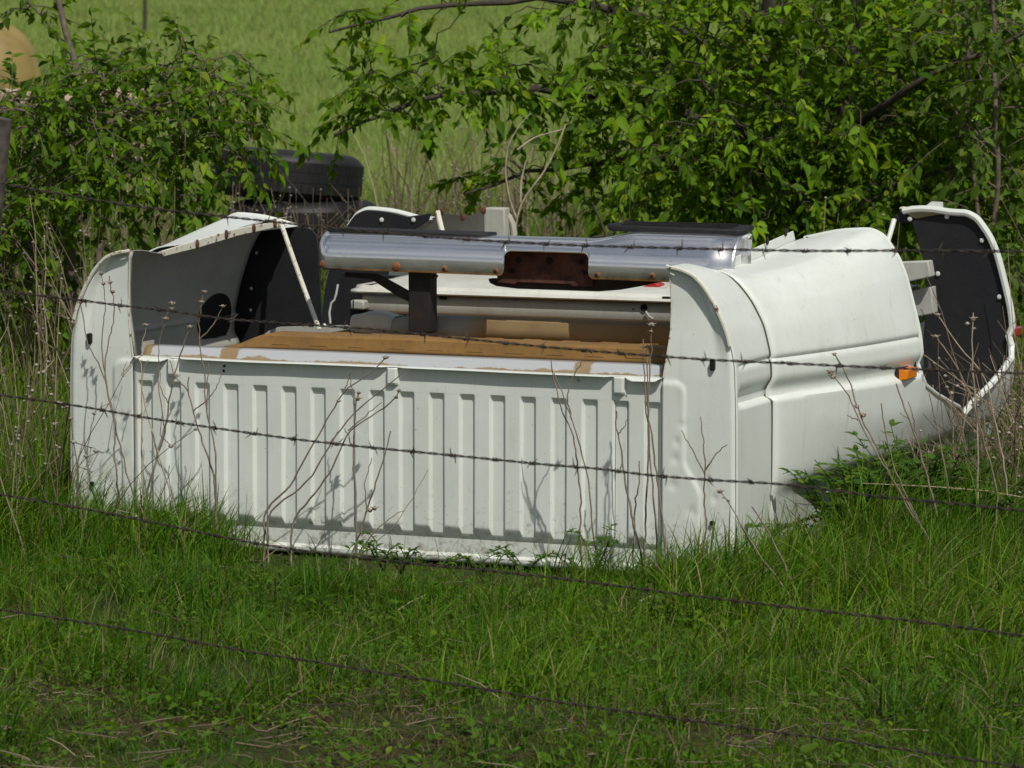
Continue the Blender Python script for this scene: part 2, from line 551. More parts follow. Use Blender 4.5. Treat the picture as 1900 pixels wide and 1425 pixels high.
def blades(roots, h, w, az, lean, cols, segs=3, face=None):
    n = len(roots)
    d = np.stack([np.cos(az), np.sin(az), np.zeros(n)], 1)
    if face is None:
        face = rng.uniform(0, 2 * np.pi, n)
    sdv = np.stack([np.cos(face), np.sin(face), np.zeros(n)], 1)
    k = 2 * segs + 1
    V = np.zeros((n, k, 3))
    for i in range(segs + 1):
        t = i / segs
        c = roots + d * (lean * h * t ** 1.8)[:, None]
        c[:, 2] += h * t * (1 - 0.35 * np.clip(lean, 0, 1.2) * t)
        if i < segs:
            ww = (w * (1 - 0.75 * t ** 1.5) * 0.5)[:, None]
            V[:, 2 * i] = c - sdv * ww
            V[:, 2 * i + 1] = c + sdv * ww
        else:
            V[:, k - 1] = c
    tri = []
    for i in range(segs - 1):
        tri += [(2 * i, 2 * i + 1, 2 * i + 3), (2 * i, 2 * i + 3, 2 * i + 2)]
    tri.append((2 * segs - 2, 2 * segs - 1, 2 * segs))
    T = (np.arange(n)[:, None, None] * k + np.array(tri)[None]).reshape(-1, 3)
    return V.reshape(-1, 3), T, np.repeat(cols, k, 0)

def leaves(pos, ax, nr, ln, wd, cols):
    n = len(pos)
    ax = unit(ax); nr = unit(nr - ax * (nr * ax).sum(1, keepdims=True)); s = np.cross(ax, nr)
    L, W = ln[:, None], wd[:, None]
    pt = lambda a, b, c: pos + ax * (a * L) + s * (b * W) + nr * (c * W)
    V = np.stack([pt(0, 0, 0), pt(.28, -.46, .10), pt(.28, 0, -.06), pt(.28, .46, .10), pt(.62, -.36, .02), pt(.62, 0, -.12), pt(.62, .36, .02), pt(1, 0, -.38)], 1)
    tri = np.array([(0, 2, 1), (0, 3, 2), (1, 2, 5), (1, 5, 4), (2, 3, 6), (2, 6, 5), (4, 5, 7), (5, 6, 7)])
    T = (np.arange(n)[:, None, None] * 8 + tri[None]).reshape(-1, 3)
    return V.reshape(-1, 3), T, np.repeat(cols, 8, 0)

def cat_mesh(parts):
    V, T, C, o = [], [], [], 0
    for v, t, c in parts:
        V.append(v); T.append(t + o); C.append(c); o += len(v)
    return np.concatenate(V), np.concatenate(T), np.concatenate(C)

def tubes_np(paths, sides=3):
    """paths: list of (k,3) points, (k,) radii -> V, T"""
    V, T, o = [], [], 0
    ang = np.arange(sides) * 2 * np.pi / sides
    for P, r in paths:
        P = np.asarray(P, float); k = len(P)
        t = unit(np.gradient(P, axis=0))
        ref = np.array([0.31, 0.17, 0.93]) if abs(t[0, 2]) < 0.8 else np.array([0.93, 0.3, 0.1])
        a = unit(np.cross(t, ref)); b = np.cross(t, a)
        ring = P[:, None] + (a[:, None] * np.cos(ang)[None, :, None] + b[:, None] * np.sin(ang)[None, :, None]) * np.asarray(r)[:, None, None]
        V.append(ring.reshape(-1, 3))
        i = np.arange(k - 1)[:, None]; j = np.arange(sides)[None]
        p0 = o + i * sides + j; p1 = o + i * sides + (j + 1) % sides
        q0, q1 = p0 + sides, p1 + sides
        T.append(np.stack([p0, p1, q1], -1).reshape(-1, 3)); T.append(np.stack([p0, q1, q0], -1).reshape(-1, 3))
        o += k * sides
    return np.concatenate(V), np.concatenate(T)

# ------------------------------------------------------------------ ground
def axis_pts(segs):
    out = []
    for a, b, st in segs:
        out += list(np.arange(a, b, st))
    return np.array(out + [segs[-1][1]])
gx = axis_pts([(-500, -60, 40), (-60, -10, 5), (-10, -3, .7), (-3, 3, .1), (3, 10, .7), (10, 60, 5), (60, 500, 40)])
gy = axis_pts([(-60, 4, 8), (4, 15, .1), (15, 30, .6), (30, 100, 3), (100, 900, 40)])
GX, GY = np.meshgrid(gx, gy, indexing='ij')
g = MB().grid(np.stack([GX, GY, gz(GX, GY)], -1)).build('ground', M['ground'])
tag(g, 'rough soil and pasture ground running up the meadow', 'ground', kind='structure')

# ------------------------------------------------------------------ the overturned pickup bed
bed = empty('pickup_bed', (BED_X, BED_Y, 0), -BED_YAW)
tag(bed, 'white pickup truck bed upside down in the grass, ribbed panel facing the fence', 'truck bed')

NR = 18
RC = np.linspace(-1.759, -0.238, NR)
XL, XR = -1.796, -0.206

def rib_depth(x):
    d = np.min(np.abs(x[..., None] - RC), -1)
    return 1 - sstep(0.0165, 0.0245, d)

xs = [XL, XR]
for c in RC:
    for h in (0.0165, 0.0185, 0.0205, 0.0225, 0.0245):
        xs += [c - h, c + h]
    xs += [c]
TONG = (-1.669, -0.994, -0.331)
for c in TONG:
    xs += list(c + np.linspace(-0.03, 0.03, 13))
xs = np.array(sorted(set(np.round(xs, 5))))
zs = np.array([-0.014, -0.004, 0.002, 0.006, 0.010, 0.014, 0.03, 0.042, 0.048, 0.05, 0.052, 0.054, 0.058, 0.062, 0.066, 0.07, 0.074, 0.078, 0.082, 0.086, 0.09, 0.12, 0.16, 0.2, 0.25, 0.3, 0.35, 0.4, 0.425, 0.436, 0.440, 0.443, 0.446, 0.449, 0.452, 0.458, 0.462, 0.467, 0.472, 0.48, 0.49, 0.5, 0.508, 0.513])
Xg, Zg = np.meshgrid(xs, zs, indexing='ij')
q = 1 - sstep(0.437, 0.450, Zg)
base = 0.0175 * np.clip((0.084 - Zg) / 0.034, 0, 1) - 0.008 * (1 - sstep(0.002, 0.010, Zg))
Yg = np.maximum(0.0100 * rib_depth(Xg) * q, base)
for c in TONG:
    Yg -= 0.013 * (1 - sstep(0.010, 0.019, np.abs(Xg - c))) * sstep(0.460, 0.473, Zg)
Yg += 0.0012 * (vnoise(Xg * 7, Zg * 7, 1.0, 4) - 0.5) + 0.004 * (vnoise(Xg * 2.2, Zg * 3, 1.0, 6) - 0.5)
fp = MB().grid(np.stack([Xg, Yg, Zg], -1)).build('front_panel', M['white'], bed, solid=0.0015, angle=17)
fp['label'] = 'ribbed white front panel with eighteen pressed channels'

# folded flange along the edge of the panel, a little wavy and bent up near both ends
fx = np.linspace(XL + 0.003, XR - 0.003, 120)
ov = -0.021 + 0.003 * (vnoise(fx * 6, fx * 0, 1, 8) - 0.5)
for c in TONG:
    ov += 0.016 * (1 - sstep(0.022, 0.03, np.abs(fx - c)))
lift = 0.0025 * (vnoise(fx * 5, fx * 0, 1, 2) - 0.5) - 0.006 * sstep(-1.66, -1.79, fx) * 0 
bend = 0.010 * (sstep(-1.78, -1.76, fx) * sstep(-1.68, -1.70, fx) + sstep(-0.31, -0.295, fx) * sstep(-0.21, -0.225, fx))
P = []
for yy in np.linspace(0, 1, 4):
    P.append(np.stack([fx, ov * (1 - yy) + 0.032 * yy, 0.5135 + lift - bend * (1 - yy)], -1))
MB().grid(np.stack(P)).build('flange', M['white'], bed, solid=0.002)

# sill behind the flange and the floor's underside
sx = np.linspace(XL + 0.012, XR - 0.004, 90)
prof = [(0.030, 0.512), (0.033, 0.516), (0.044, 0.534), (0.048, 0.5385), (0.056, 0.5405), (0.10, 0.541)]
MB().grid(np.stack([np.stack([sx, np.full_like(sx, a) + 0.002 * (vnoise(sx * 9, sx * 0, 1, 12) - .5), np.full_like(sx, b)], -1) for a, b in prof])).build('front_sill', M['sill'], bed, solid=0.0015)
MB().box(XL + 0.010, XL + 0.013, 0.03, 0.10, 0.50, 0.553).build('sill_end', M['grey'], bed)
sx = np.linspace(-1.56, XR - 0.004, 80)
tap = sstep(-1.56, -1.42, sx)
prof = [(0.098, 0.543, 0.543), (0.101, 0.543, 0.550), (0.106, 0.543, 0.577), (0.112, 0.543, 0.582), (0.20, 0.543, 0.583), (0.21, 0.543, 0.579), (0.216, 0.543, 0.545)]
MB().grid(np.stack([np.stack([sx, np.full_like(sx, a), b0 + (b1 - b0) * tap + 0.003 * (vnoise(sx * 4, sx * 0, 1, 21) - .5)], -1) for a, b0, b1 in prof])).build('cross_sill', M['brown'], bed, solid=0.002)
fxs = np.linspace(-1.43, XR - 0.02, 420)
MB().box(XL + 0.02, -1.425, 0.12, 2.4, 0.484, 0.488).build('wheelhouse_well_shade', M['liner'], bed)  # black sheet put in for the darkness down the open well
MB().box(-1.432, -1.429, 0.12, 2.4, 0.486, 0.552).build('floor_edge', M['brown'], bed)
fys = np.linspace(0.10, 2.40, 24)
FX, FY = np.meshgrid(fxs, fys, indexing='ij')
corr = 0.011 * sstep(-0.3, 0.3, np.sin(FX / 0.118 * 2 * np.pi))
MB().grid(np.stack([FX, FY, 0.543 + corr], -1)).build('bed_floor', M['brown'], bed, solid=0.002, angle=80)

def crossmember(y, x0, x1, z0, z1, m, name='crossmember', d=0.09):
    sx = np.linspace(x0, x1, 60)
    hump = sstep(x0, x0 + 0.06, sx) * sstep(x1, x1 - 0.06, sx)
    pr = [(0, 0), (0.004, .5), (0.010, .85), (0.022, .98), (0.05, 1.0), (d - .01, .97), (d, 0)]
    P = [np.stack([sx, np.full_like(sx, y + a), z0 + (z1 - z0) * b * (0.80 + 0.2 * hump) + 0.002 * (vnoise(sx * 3, sx * 0, 1, 31) - .5)], -1) for a, b in pr]
    return MB().grid(np.stack(P)).build(name, m, bed, solid=0.002)
# front cross member: stained paint, grey towards one end, brown along the rest
mm_, n, l, p = mat('mottled_crossmember')
tc = n.new('ShaderNodeTexCoord'); sep = n.new('ShaderNodeSeparateXYZ'); l.new(tc.outputs['Object'], sep.inputs[0])
nb = noise(n, l, 6, 6, 0.65)
dd = n.new('ShaderNodeMath'); dd.operation = 'MULTIPLY_ADD'; l.new(nb, dd.inputs[0]); dd.inputs[1].default_value = 0.12; l.new(sep.outputs[0], dd.inputs[2])
msk = ramp(n, l, dd.outputs[0], [(0, BW(0)), (1, BW(1))])
mr = n.new('ShaderNodeMapRange'); mr.inputs[1].default_value, mr.inputs[2].default_value = -0.97, -0.88
l.new(dd.outputs[0], mr.inputs[0])
c = mix(n, l, mr.outputs[0], ramp(n, l, nb, [(.3, (.20, .21, .20)), (.7, (.30, .30, .27))]), ramp(n, l, nb, [(.3, (.15, .10, .045)), (.7, (.24, .17, .08))]))
l.new(c, p.inputs['Base Color']); p.inputs['Roughness'].default_value = 0.8
M['mottled'] = mm_
crossmember(0.52, -1.24, -0.21, 0.553, 0.610, M['mottled'])
crossmember(0.54, -1.38, -1.245, 0.553, 0.614, M['grey'])
crossmember(1.25, -1.40, -0.23, 0.562, 0.604, M['brown'])
crossmember(1.90, -1.76, -0.23, 0.562, 0.604, M['brown'])
crossmember(2.30, -1.76, -0.23, 0.562, 0.604, M['grey'])
# inner walls of the load box, resting on the ground
for xa in (XL + 0.015, XR - 0.015):
    MB().box(xa - 0.002, xa + 0.002, 0.03, 2.42, 0.01, 0.475).build('inner_wall', M['white'], bed)

# --- bed sides: front profile P0 and wheel-arch profile P1, mirrored for the two sides
P0 = np.array([(0, 0.0), (0, .1), (0, .17), (0, .22), (-.001, .38), (-.002, .45), (-.006, .56), (-.027, .644), (-.060, .715), (-.082, .748), (-.100, .770), (-.122, .790), (-.150, .802), (-.172, .807), (-.194, .810)])
P1 = np.array([(0, 0.0), (.004, .1), (.035, .185), (.135, .215), (.174, .33), (.178, .45), (.165, .56), (.143, .645), (.122, .72), (.102, .768), (.086, .794), (.055, .835), (.017, .853), (-.08, .846), (-.192, .820)])
_t = np.linspace(0, 1, len(P0))
def smooth_prof(Pr, k=200):
    tt = np.linspace(0, 1, k)
    out = np.stack([np.interp(tt, _t, Pr[:, i]) for i in (0, 1)], -1)
    for _ in range(13):
        out[1:-1] = 0.25 * out[:-2] + 0.5 * out[1:-1] + 0.25 * out[2:]
    return out
S0, S1 = smooth_prof(P0), smooth_prof(P1)

def creases(off, z, amt=1.0, start=None):
    thin = sstep(0.558, 0.551, z) * sstep(0.540, 0.546, z)
    wide = sstep(0.510, 0.460, z) ** 1.4 * sstep(0.437, 0.4465, z)
    return off - amt * (0.007 * thin + 0.020 * wide)

def lip_dz(v, right):
    return (-0.036 * sstep(0.10, 0.40, v) + 0.022 * sstep(0.70, 1.05, v)) if right else 0.042 * sstep(0.35, 1.0, v)

def bed_side(mx, right):
    """mx maps outward coordinate to local X"""
    # skin along the whole side, cut away for the wheel arch
    vv = np.concatenate([np.linspace(0.0, 0.30, 24), np.linspace(0.33, 1.02, 24)])
    P = []
    for v in vv:
        pr = S0.copy()
        rise = lip_dz(v, right) - 0.018 * np.exp(-((v - 0.2) / 0.09) ** 2) * (0 if right else 1)
        pr[:, 1] += rise * sstep(0.60, 0.80, pr[:, 1])
        on = sstep(0.012, 0.05, v)
        ox = creases(pr[:, 0], pr[:, 1], on)
        P.append(np.stack([mx(ox), np.full(len(ox), v), pr[:, 1]], -1))
    skin = MB().grid(np.stack(P)).build('side_panel', M['white'] if right else M['side_in'], bed, solid=0.002, angle=60)
    # lower part running on to the tail
    P = []
    for v in np.linspace(1.02, 2.45, 20):
        k = S0[:, 1] < 0.24
        P.append(np.stack([mx(S0[k, 0]), np.full(k.sum(), v), S0[k, 1]], -1))
    MB().grid(np.stack(P)).build('side_panel', M['white'], bed, solid=0.002)
    P = []
    for v in np.linspace(2.10, 2.45, 14):
        kk = S0[:, 1] < (0.79 if right else 0.72)
        P.append(np.stack([mx(S0[kk, 0]), np.full(kk.sum(), v), S0[kk, 1]], -1))
    MB().grid(np.stack(P)).build('side_panel', M['white'], bed, solid=0.002)
    # flare, front and rear halves
    tz = S1[:, 1]
    vmax = np.where(tz > 0.42, 1.09, 1.09 + 0.48 * np.clip(1 - (tz - 0.29) / 0.13, 0, 1) ** 1.3)
    vmax = np.where(tz < 0.29, 1.57, vmax)
    for half in (0, 1):
        P, edge = [], None
        for s in np.linspace(0, 1, 46):
            v = 0.272 + s * (vmax - 0.272)
            q_ = np.clip((v - 0.272) / 0.80, 0, 1)
            b = 0.07 + 0.93 * (q_ * (1.45 - 0.45 * q_))
            b = np.clip(b, 0, 1) * (1 if s > 0.012 else 0.55)
            pr = S0 * (1 - b[:, None]) + S1 * b[:, None]
            hi_ = sstep(0.62, 0.76, pr[:, 1]); bz_ = b * (1 - hi_) + b ** 4 * hi_
            pr[:, 1] = S0[:, 1] * (1 - bz_) + S1[:, 1] * bz_
            pr[:, 1] += lip_dz(v, right) * (1 - b ** (3 if right else 1)) * sstep(0.60, 0.80, pr[:, 1])
            if half:
                pr[:, 1] += (0.030 * sstep(0.0, -0.17, pr[:, 0]) if right else -0.034) * sstep(.66, .8, pr[:, 1])
            ox = creases(pr[:, 0], pr[:, 1], 1.0) + 0.002
            vv_ = v if half == 0 else np.where(v <= 1.09, 2.05 + (1.09 - v) * 0.36 / 0.82, 3.14 - v)
            P.append(np.stack([mx(ox), vv_, pr[:, 1]], -1))
            edge = P[-1]
        P = np.stack(P)
        keep = slice(11, None)
        MB().grid(P[:, keep]).build('fender_flare', M['white'], bed, solid=0.003, angle=60)
        k = tz >= 0.27
        MB().tube([tuple(q) for q in edge[k][::4]], 0.0075 if half == 0 else 0.011, 8).build('arch_rim', M['white'], bed)

def cap(mx, right):
    """end cap in the plane of the front panel"""
    zz = np.concatenate([np.linspace(0.005, 0.5, 60), np.linspace(0.505, 0.806, 40)])
    outer = np.interp(zz, S0[:, 1], S0[:, 0])
    inner = np.where(zz < 0.512, -0.206, np.interp(zz, [0.512, .574, .66, .717, .789, .81], [-.2055, -.196, -.187, -.186, -.1915, -.1945]))
    P = []
    for s in np.linspace(0, 1, 44):
        x = outer * (1 - s) + inner * s
        yb = -0.003 + 0.020 * sstep(0.05, 0.28, s) * sstep(.50, .72, zz) * (1 - 0.45 * s)
        # rounded outer corner
        yb = yb + 0.012 * np.clip(1 - s / 0.07, 0, 1) ** 2
        xb = -0.143 + 0.045 * sstep(0.30, 0.20, zz)
        crn = 0.03
        dx = np.clip(x - (xb - crn), 0, None); dz = np.clip(zz - (0.505 - crn), 0, None)
        dist = np.hypot(dx, dz) - crn
        emb = sstep(0.004, -0.006, dist)
        yb = yb - 0.0055 * emb
        # dings
        for (a, b, r_) in ((-.17, .30, .010), (-.165, .345, .008), (-.175, .23, .012), (-.15, .39, .009), (-.12, .16, .014), (-.06, .2, .01)):
            yb = yb + 0.003 * np.exp(-((x - a) ** 2 + (zz - b) ** 2) / (r_ ** 2))
        P.append(np.stack([mx(x), yb, zz], -1))
    MB().grid(np.stack(P)).build('end_cap', M['white'], bed, solid=0.002, angle=60)
    k = S0[:, 1] > 0.60
    pts = [(mx(a), -0.008, b) for a, b in S0[k][::3]] + [(mx(-0.196), -0.004, 0.812)]
    MB().tube(pts, 0.0055, 7).build('rolled_edge', M['white_rust'], bed)
    ie = [(mx(a), c_, b) for a, c_, b in ((-.205, -.005, .516), (-.196, -.002, .574), (-.1875, .004, .64), (-.187, .008, .717), (-.1915, .004, .789), (-.1965, -.005, .81))]
    MB().tube(ie, 0.0022, 5).build('hem', M['white_rust'], bed)
    c = onY(1323, 677, -0.004) if right else onY(167, 628, -0.004)
    ang = np.linspace(0, 2 * np.pi, 16, endpoint=False)
    poly = [(c[0] + 0.0065 * math.cos(a), -0.013, c[2] + 0.0065 * math.sin(a) + (0.009 if math.sin(a) > 0 else -0.009)) for a in ang]
    MB().prism(poly, (0, 0.016, 0)).build('slot_shade', M['dark'], bed)  # raised black oval, colour in place of the slot's inner shade
    c = onY(1322, 970, -0.004) if right else onY(172, 897, -0.004)
    MB().prism([(c[0] + 0.006 * math.cos(a), -0.0125, c[2] + 0.006 * math.sin(a)) for a in ang], (0, 0.016, 0)).build('drain_hole_shade', M['dark'], bed)

# left skin: its inner face is bare primer with overspray
M['side_in'] = paint_mat('primer_inner_face', (0.40, 0.41, 0.38), (0.22, 0.21, 0.17), 0.5, 0.6)
mxr = lambda o: o
mxl = lambda o: -2.0 - o
bed_side(mxr, True)
bed_side(mxl, False)
cap(mxr, True)
cap(mxl, False)
# inner returns of the end caps (thickness of the corner posts)
for mx in (mxr, mxl):
    zz = np.array([.516, .574, .64, .717, .789, .808]); ii = np.array([-.206, -.197, -.188, -.1875, -.192, -.196])
    MB().grid(np.stack([np.stack([mx(ii), np.full(6, a), zz], -1) for a in (0.004, 0.02)])).build('corner_return', M['grey'], bed, solid=0.0015)

# lip strips with their clips
def lip_strip(side_x, pts, w, m):
    MB().prism([tuple(q) for q in pts], w).build('lip_strip', m, bed, bevel=0.002)
A = [onX(1345, 484, -.196), onX(1470, 428, -.196), onX(1474, 446, -.196), onX(1410, 478, -.196), onX(1348, 502, -.196)]
lip_strip(-.19, A, (0.004, 0, 0), M['white'])
for (x, y) in ((1384, 466), (1424, 447), (1458, 431)):
    c = onX(x, y, -.189)
    MB().ball((c[0], c[1], c[2]), 0.0085, 8, 6, (0.6, 0.8, 1.5)).build('clip', M['darkrust'], bed)
A = [onX(300, 466, -1.804), onX(360, 447, -1.804), onX(440, 424, -1.804), onX(528, 408, -1.804), onX(528, 419, -1.804), onX(445, 437, -1.804), onX(365, 461, -1.804), onX(305, 476, -1.804)]
lip_strip(-1.81, A, (-0.004, 0, 0), M['white_rust'])
for (x, y) in ((366, 453), (420, 435), (471, 424), (510, 414)):
    c = onX(x, y, -1.801)
    MB().ball(tuple(c), 0.009, 8, 6, (0.7, 0.8, 1.6)).build('clip', M['rust'], bed)

# filler hole in the far side: a black disc painted for its shaded depth
fc = onX(406, 592, -1.975)
ang = np.linspace(0, 2 * np.pi, 40, endpoint=False)
fl = lambda z: -2.0 - float(np.interp(z, S0[:, 1], S0[:, 0]))
MB().prism([(fl(fc[2] + 0.078 * math.sin(a)) + 0.006, fc[1] + 0.109 * math.cos(a), fc[2] + 0.078 * math.sin(a)) for a in ang], (-0.02, 0, 0)).build('filler_hole_shade', M['dark'], bed)
# splash panels (black) with white rivets
def panel(pts, d, rivets, rr=0.008):
    o = MB().prism([tuple(q) for q in pts], d).build('splash_panel', M['splash'], bed, bevel=0.004)
    for q in rivets:
        MB().ball(tuple(q), rr, 8, 5, (1, .5, 1)).build('rivet', M['rivet'], o)
    return o
# right rear
vb = 2.058
outl = [(S1[i, 0] - 0.006, S1[i, 1] - 0.004) for i in range(0, len(S1), 3) if S1[i, 1] > 0.30 and S1[i, 0] > -0.15]
pts = [(a, vb, b) for a, b in outl]
pts += [onY(x, y, vb) for x, y in ((1672, 393), (1658, 400), (1661, 412), (1692, 414), (1700, 440), (1712, 480), (1718, 520), (1716, 580), (1712, 640), (1714, 720), (1745, 775))]
panel(pts, (0, 0.006, 0), [onY(x, y, vb - 0.004) for x, y in ((1688, 406), (1757, 402), (1822, 446), (1740, 508), (1854, 551))])
# left rear
outl = [(S1[i, 0] + 0.008, S1[i, 1] - 0.001 - 0.034 * float(sstep(.66, .8, S1[i, 1]))) for i in range(0, len(S1), 3) if S1[i, 1] > 0.30 and S1[i, 0] > -0.15]
vb = 2.035
pts = [(-2.0 - a, vb, b) for a, b in outl]
pts += [onY(x, y, vb) for x, y in ((800, 395), (796, 408), (782, 418), (764, 428), (740, 440))] + [(-2.0, vb, .42)]
panel(pts, (0, 0.006, 0), [onY(x, y, vb - 0.004) for x, y in ((708, 408), (767, 408))])
# left front
outl = [(S1[i, 0] - 0.004, S1[i, 1] - 0.004) for i in range(0, len(S1), 3) if S1[i, 1] > 0.42 and S1[i, 0] > -0.15]
pts = [(-2.0 - a, 1.07, b) for a, b in outl]
pts += [onY(x, y, 1.07) for x, y in ((530, 419), (565, 421), (580, 426), (588, 438), (592, 470), (598, 600), (604, 645))] + [(-1.75, 1.07, .42)]
panel(pts, (0, 0.005, 0), [onY(x, y, 1.065) for x, y in ((476, 469), (466, 535), (465, 575))], 0.005)
# left: dark inner panel farther back, and the right front one
pts = [onY(x, y, 1.35) for x, y in ((632, 505), (800, 515), (800, 610), (612, 612))]
panel(pts, (0, 0.006, 0), [])
outl = [(S1[i, 0] - 0.008, S1[i, 1] - 0.006) for i in range(0, len(S1), 3) if S1[i, 1] > 0.40 and S1[i, 0] > -0.15]
panel([(a, 1.06, b) for a, b in outl] + [(-0.17, 1.06, .83), (-0.05, 1.06, .42)], (0, 0.006, 0), [])
# left rear corner: inner skin, tail post and rim
q = lambda x, y, v: tuple(onY(x, y, v))
MB().prism([q(820, 396, 2.1), q(836, 397, 2.1), q(870, 400, 2.2), q(898, 392, 2.3), q(900, 440, 2.3), q(770, 440, 2.1), q(795, 408, 2.1)], (0, 0.004, 0)).build('tail_inner_skin', M['primer'], bed)
MB().prism([q(898, 388, 2.38), q(902, 385, 2.38), q(936, 386, 2.38), q(938, 450, 2.38), q(894, 450, 2.38), q(898, 420, 2.38)], (0, 0.05, 0)).build('tail_post', M['grey'], bed, bevel=0.006)
MB().tube([q(938, 397, 2.42), q(945, 402, 2.42), q(951, 415, 2.42), q(954, 432, 2.42), q(954, 455, 2.42)], 0.010, 7).build('tail_rim', M['grey'], bed)
for a in ((820, 393), (858, 403), (897, 391)):
    MB().ball(q(a[0], a[1], 2.08), 0.010, 7, 5, (1, .6, 1.3)).build('clip', M['rust'], bed)
# right: grey wheelhouse brackets seen through the arch, tab on the rear lip
MB().prism([q(1655, 487, 1.75), q(1722, 484, 1.75), q(1727, 514, 1.75), q(1655, 530, 1.75)], (0, 0.05, 0)).build('wheelhouse_bracket', M['grey'], bed, bevel=0.004)
MB().prism([q(1655, 548, 1.8), q(1728, 532, 1.8), q(1732, 582, 1.8), q(1665, 595, 1.8)], (0, 0.05, 0)).build('wheelhouse_bracket', M['primer'], bed, bevel=0.004)
MB().prism([q(1705, 392, 2.07), q(1728, 374, 2.07), q(1748, 375, 2.07), q(1749, 395, 2.07)], (0, 0.01, 0)).build('lip_tab', M['white'], bed)
MB().ball(q(1731, 376, 2.09), 0.006, 7, 5, (1, .6, 1.6)).build('clip', M['darkrust'], bed)
MB().ball(q(1677, 387, 2.05), 0.008, 8, 6, (1.9, .6, .8)).build('lip_crumple', M['white_rust'], bed)
# brace rods
def rod(a, b, r, m, name='brace_rod'):
    a, b = np.array(a), np.array(b)
    return MB().tube([tuple(a + (b - a) * t + np.array([0, 0, -0.004]) * math.sin(t * 3.14)) for t in np.linspace(0, 1, 7)], r, 8).build(name, m, bed)
rod(onX(521, 413, -1.80), onZ(593, 613, 0.562), 0.0072, M['white_rust'])
rod(q(812, 393, 2.02), q(824, 440, 1.95), 0.009, M['white_rust'])
rod(q(1659, 408, 2.0), q(1640, 470, 1.9), 0.008, M['white'])
rod(q(1628, 575, .9), q(1600, 640, .9), 0.008, M['white'])
MB().ball(tuple(onX(527, 411, -1.80)), 0.007, 8, 6, (1, 1, .8)).build('rod_bracket', M['white_rust'], bed)
# white cable hanging inside
MB().tube([q(627, 528, 1.2), q(624, 545, 1.2), q(621, 556, 1.2), q(615, 562, 1.2), q(611, 580, 1.2), q(613, 600, 1.2)], 0.0035, 6).build('cable', M['cable'], bed)
# wheelhouse ledge, pale, behind the sill
MB().prism([q(500, 613, .95), q(515, 607, .95), q(640, 604, .95), q(648, 610, .95), q(640, 618, .95), q(490, 620, .95)], (0, 0.02, 0)).build('wheelhouse_ledge', M['grey'], bed)

# marker lamps
def lamp(c, axis_v, w, h, d, m, out):
    e = []
    for (a, b, k) in ((0, 0, 1), (1, .3, .9)):
        pass
    mb = MB()
    P = []
    for s, inset in ((0.0, 0.0), (0.55, 0.0), (1.0, 0.16)):
        ww, hh = w * (1 - inset), h * (1 - inset)
        P.append([(c[0] + out * d * s, c[1] + i * ww / 2, c[2] + j * hh / 2) for i, j in ((-1, -1), (1, -1), (1, 1), (-1, 1))])
    mb.grid(np.array(P), close=True)
    o = len(mb.v); mb.v += P[-1]; mb.f.append((o, o + 1, o + 2, o + 3))
    lo = mb.build('marker_lamp', m, bed, bevel=0.003)
    MB().box(min(c[0] - out * .004, c[0] + out * .006), max(c[0] - out * .004, c[0] + out * .006), c[1] - w * .54, c[1] + w * .54, c[2] - h * .58, c[2] + h * .58).build('lamp_base', M['liner'], lo, bevel=0.002)
    return lo
lamp((0.150, 0.985, 0.452), None, 0.105, 0.032, 0.030, M['amber'], 1)['label'] = 'amber side marker lamp'
lamp((0.150, 2.12, 0.482), None, 0.075, 0.030, 0.026, M['red'], 1)['label'] = 'red side marker lamp'
lamp((-2.150, 1.028, 0.448), None, 0.105, 0.032, 0.030, M['amber'], -1)
# two dark plugs knocked through the panel
for (x, y) in ((416, 679), (415, 688), (1073, 706)):
    MB().ball(tuple(onY(x, y, -0.002)), 0.004, 7, 5).build('plug', M['darkrust'] if x < 1000 else M['primer'], bed)

# ------------------------------------------------------------------ chrome bumper lying on the bed
BV = 0.42
bz_l, bz_r = onY(594, 499, BV), onY(1235, 523, BV)
bx0, bx1 = bz_l[0] - 0.018, -0.165
bump_root = empty('rear_bumper', tuple(l2w((bx0 + 0.7, BV, 0.56))), -BED_YAW)
tag(bump_root, 'bent chrome rear step bumper lying on top of the upturned white truck bed', 'bumper')
bo = np.array([bx0 + 0.7, BV, 0.56])
def bz(x):
    return bz_l[2] + (bz_r[2] - bz_l[2]) * (x - bz_l[0]) / (bz_r[0] - bz_l[0])
def bl(P):
    return tuple(np.asarray(P, float) - bo)
cut0, cut1, cutt = onY(934, 500, BV)[0], onY(1092, 500, BV)[0], 0.071
bp = np.array([(0.001, 0), (0, .02), (0, .042), (.002, .052), (.0055, .063), (.0105, .074), (.0175, .084), (.028, .093), (.045, .0995), (.075, .1035), (.11, .105), (.13, .102), (.136, .09), (.136, .03)])
arc = np.concatenate([[0], np.cumsum(np.hypot(*np.diff(bp, axis=0).T))])
def bprof(s):
    return np.stack([np.interp(s, arc, bp[:, 0]), np.interp(s, arc, bp[:, 1])], -1)
rc_ = 0.022
xsb = np.array(sorted(set(list(np.linspace(bx0, bx1, 110)) + list(np.linspace(cut0 - .02, cut0 + .03, 26)) + list(np.linspace(cut1 - .03, cut1 + .02, 26)))))
P = []
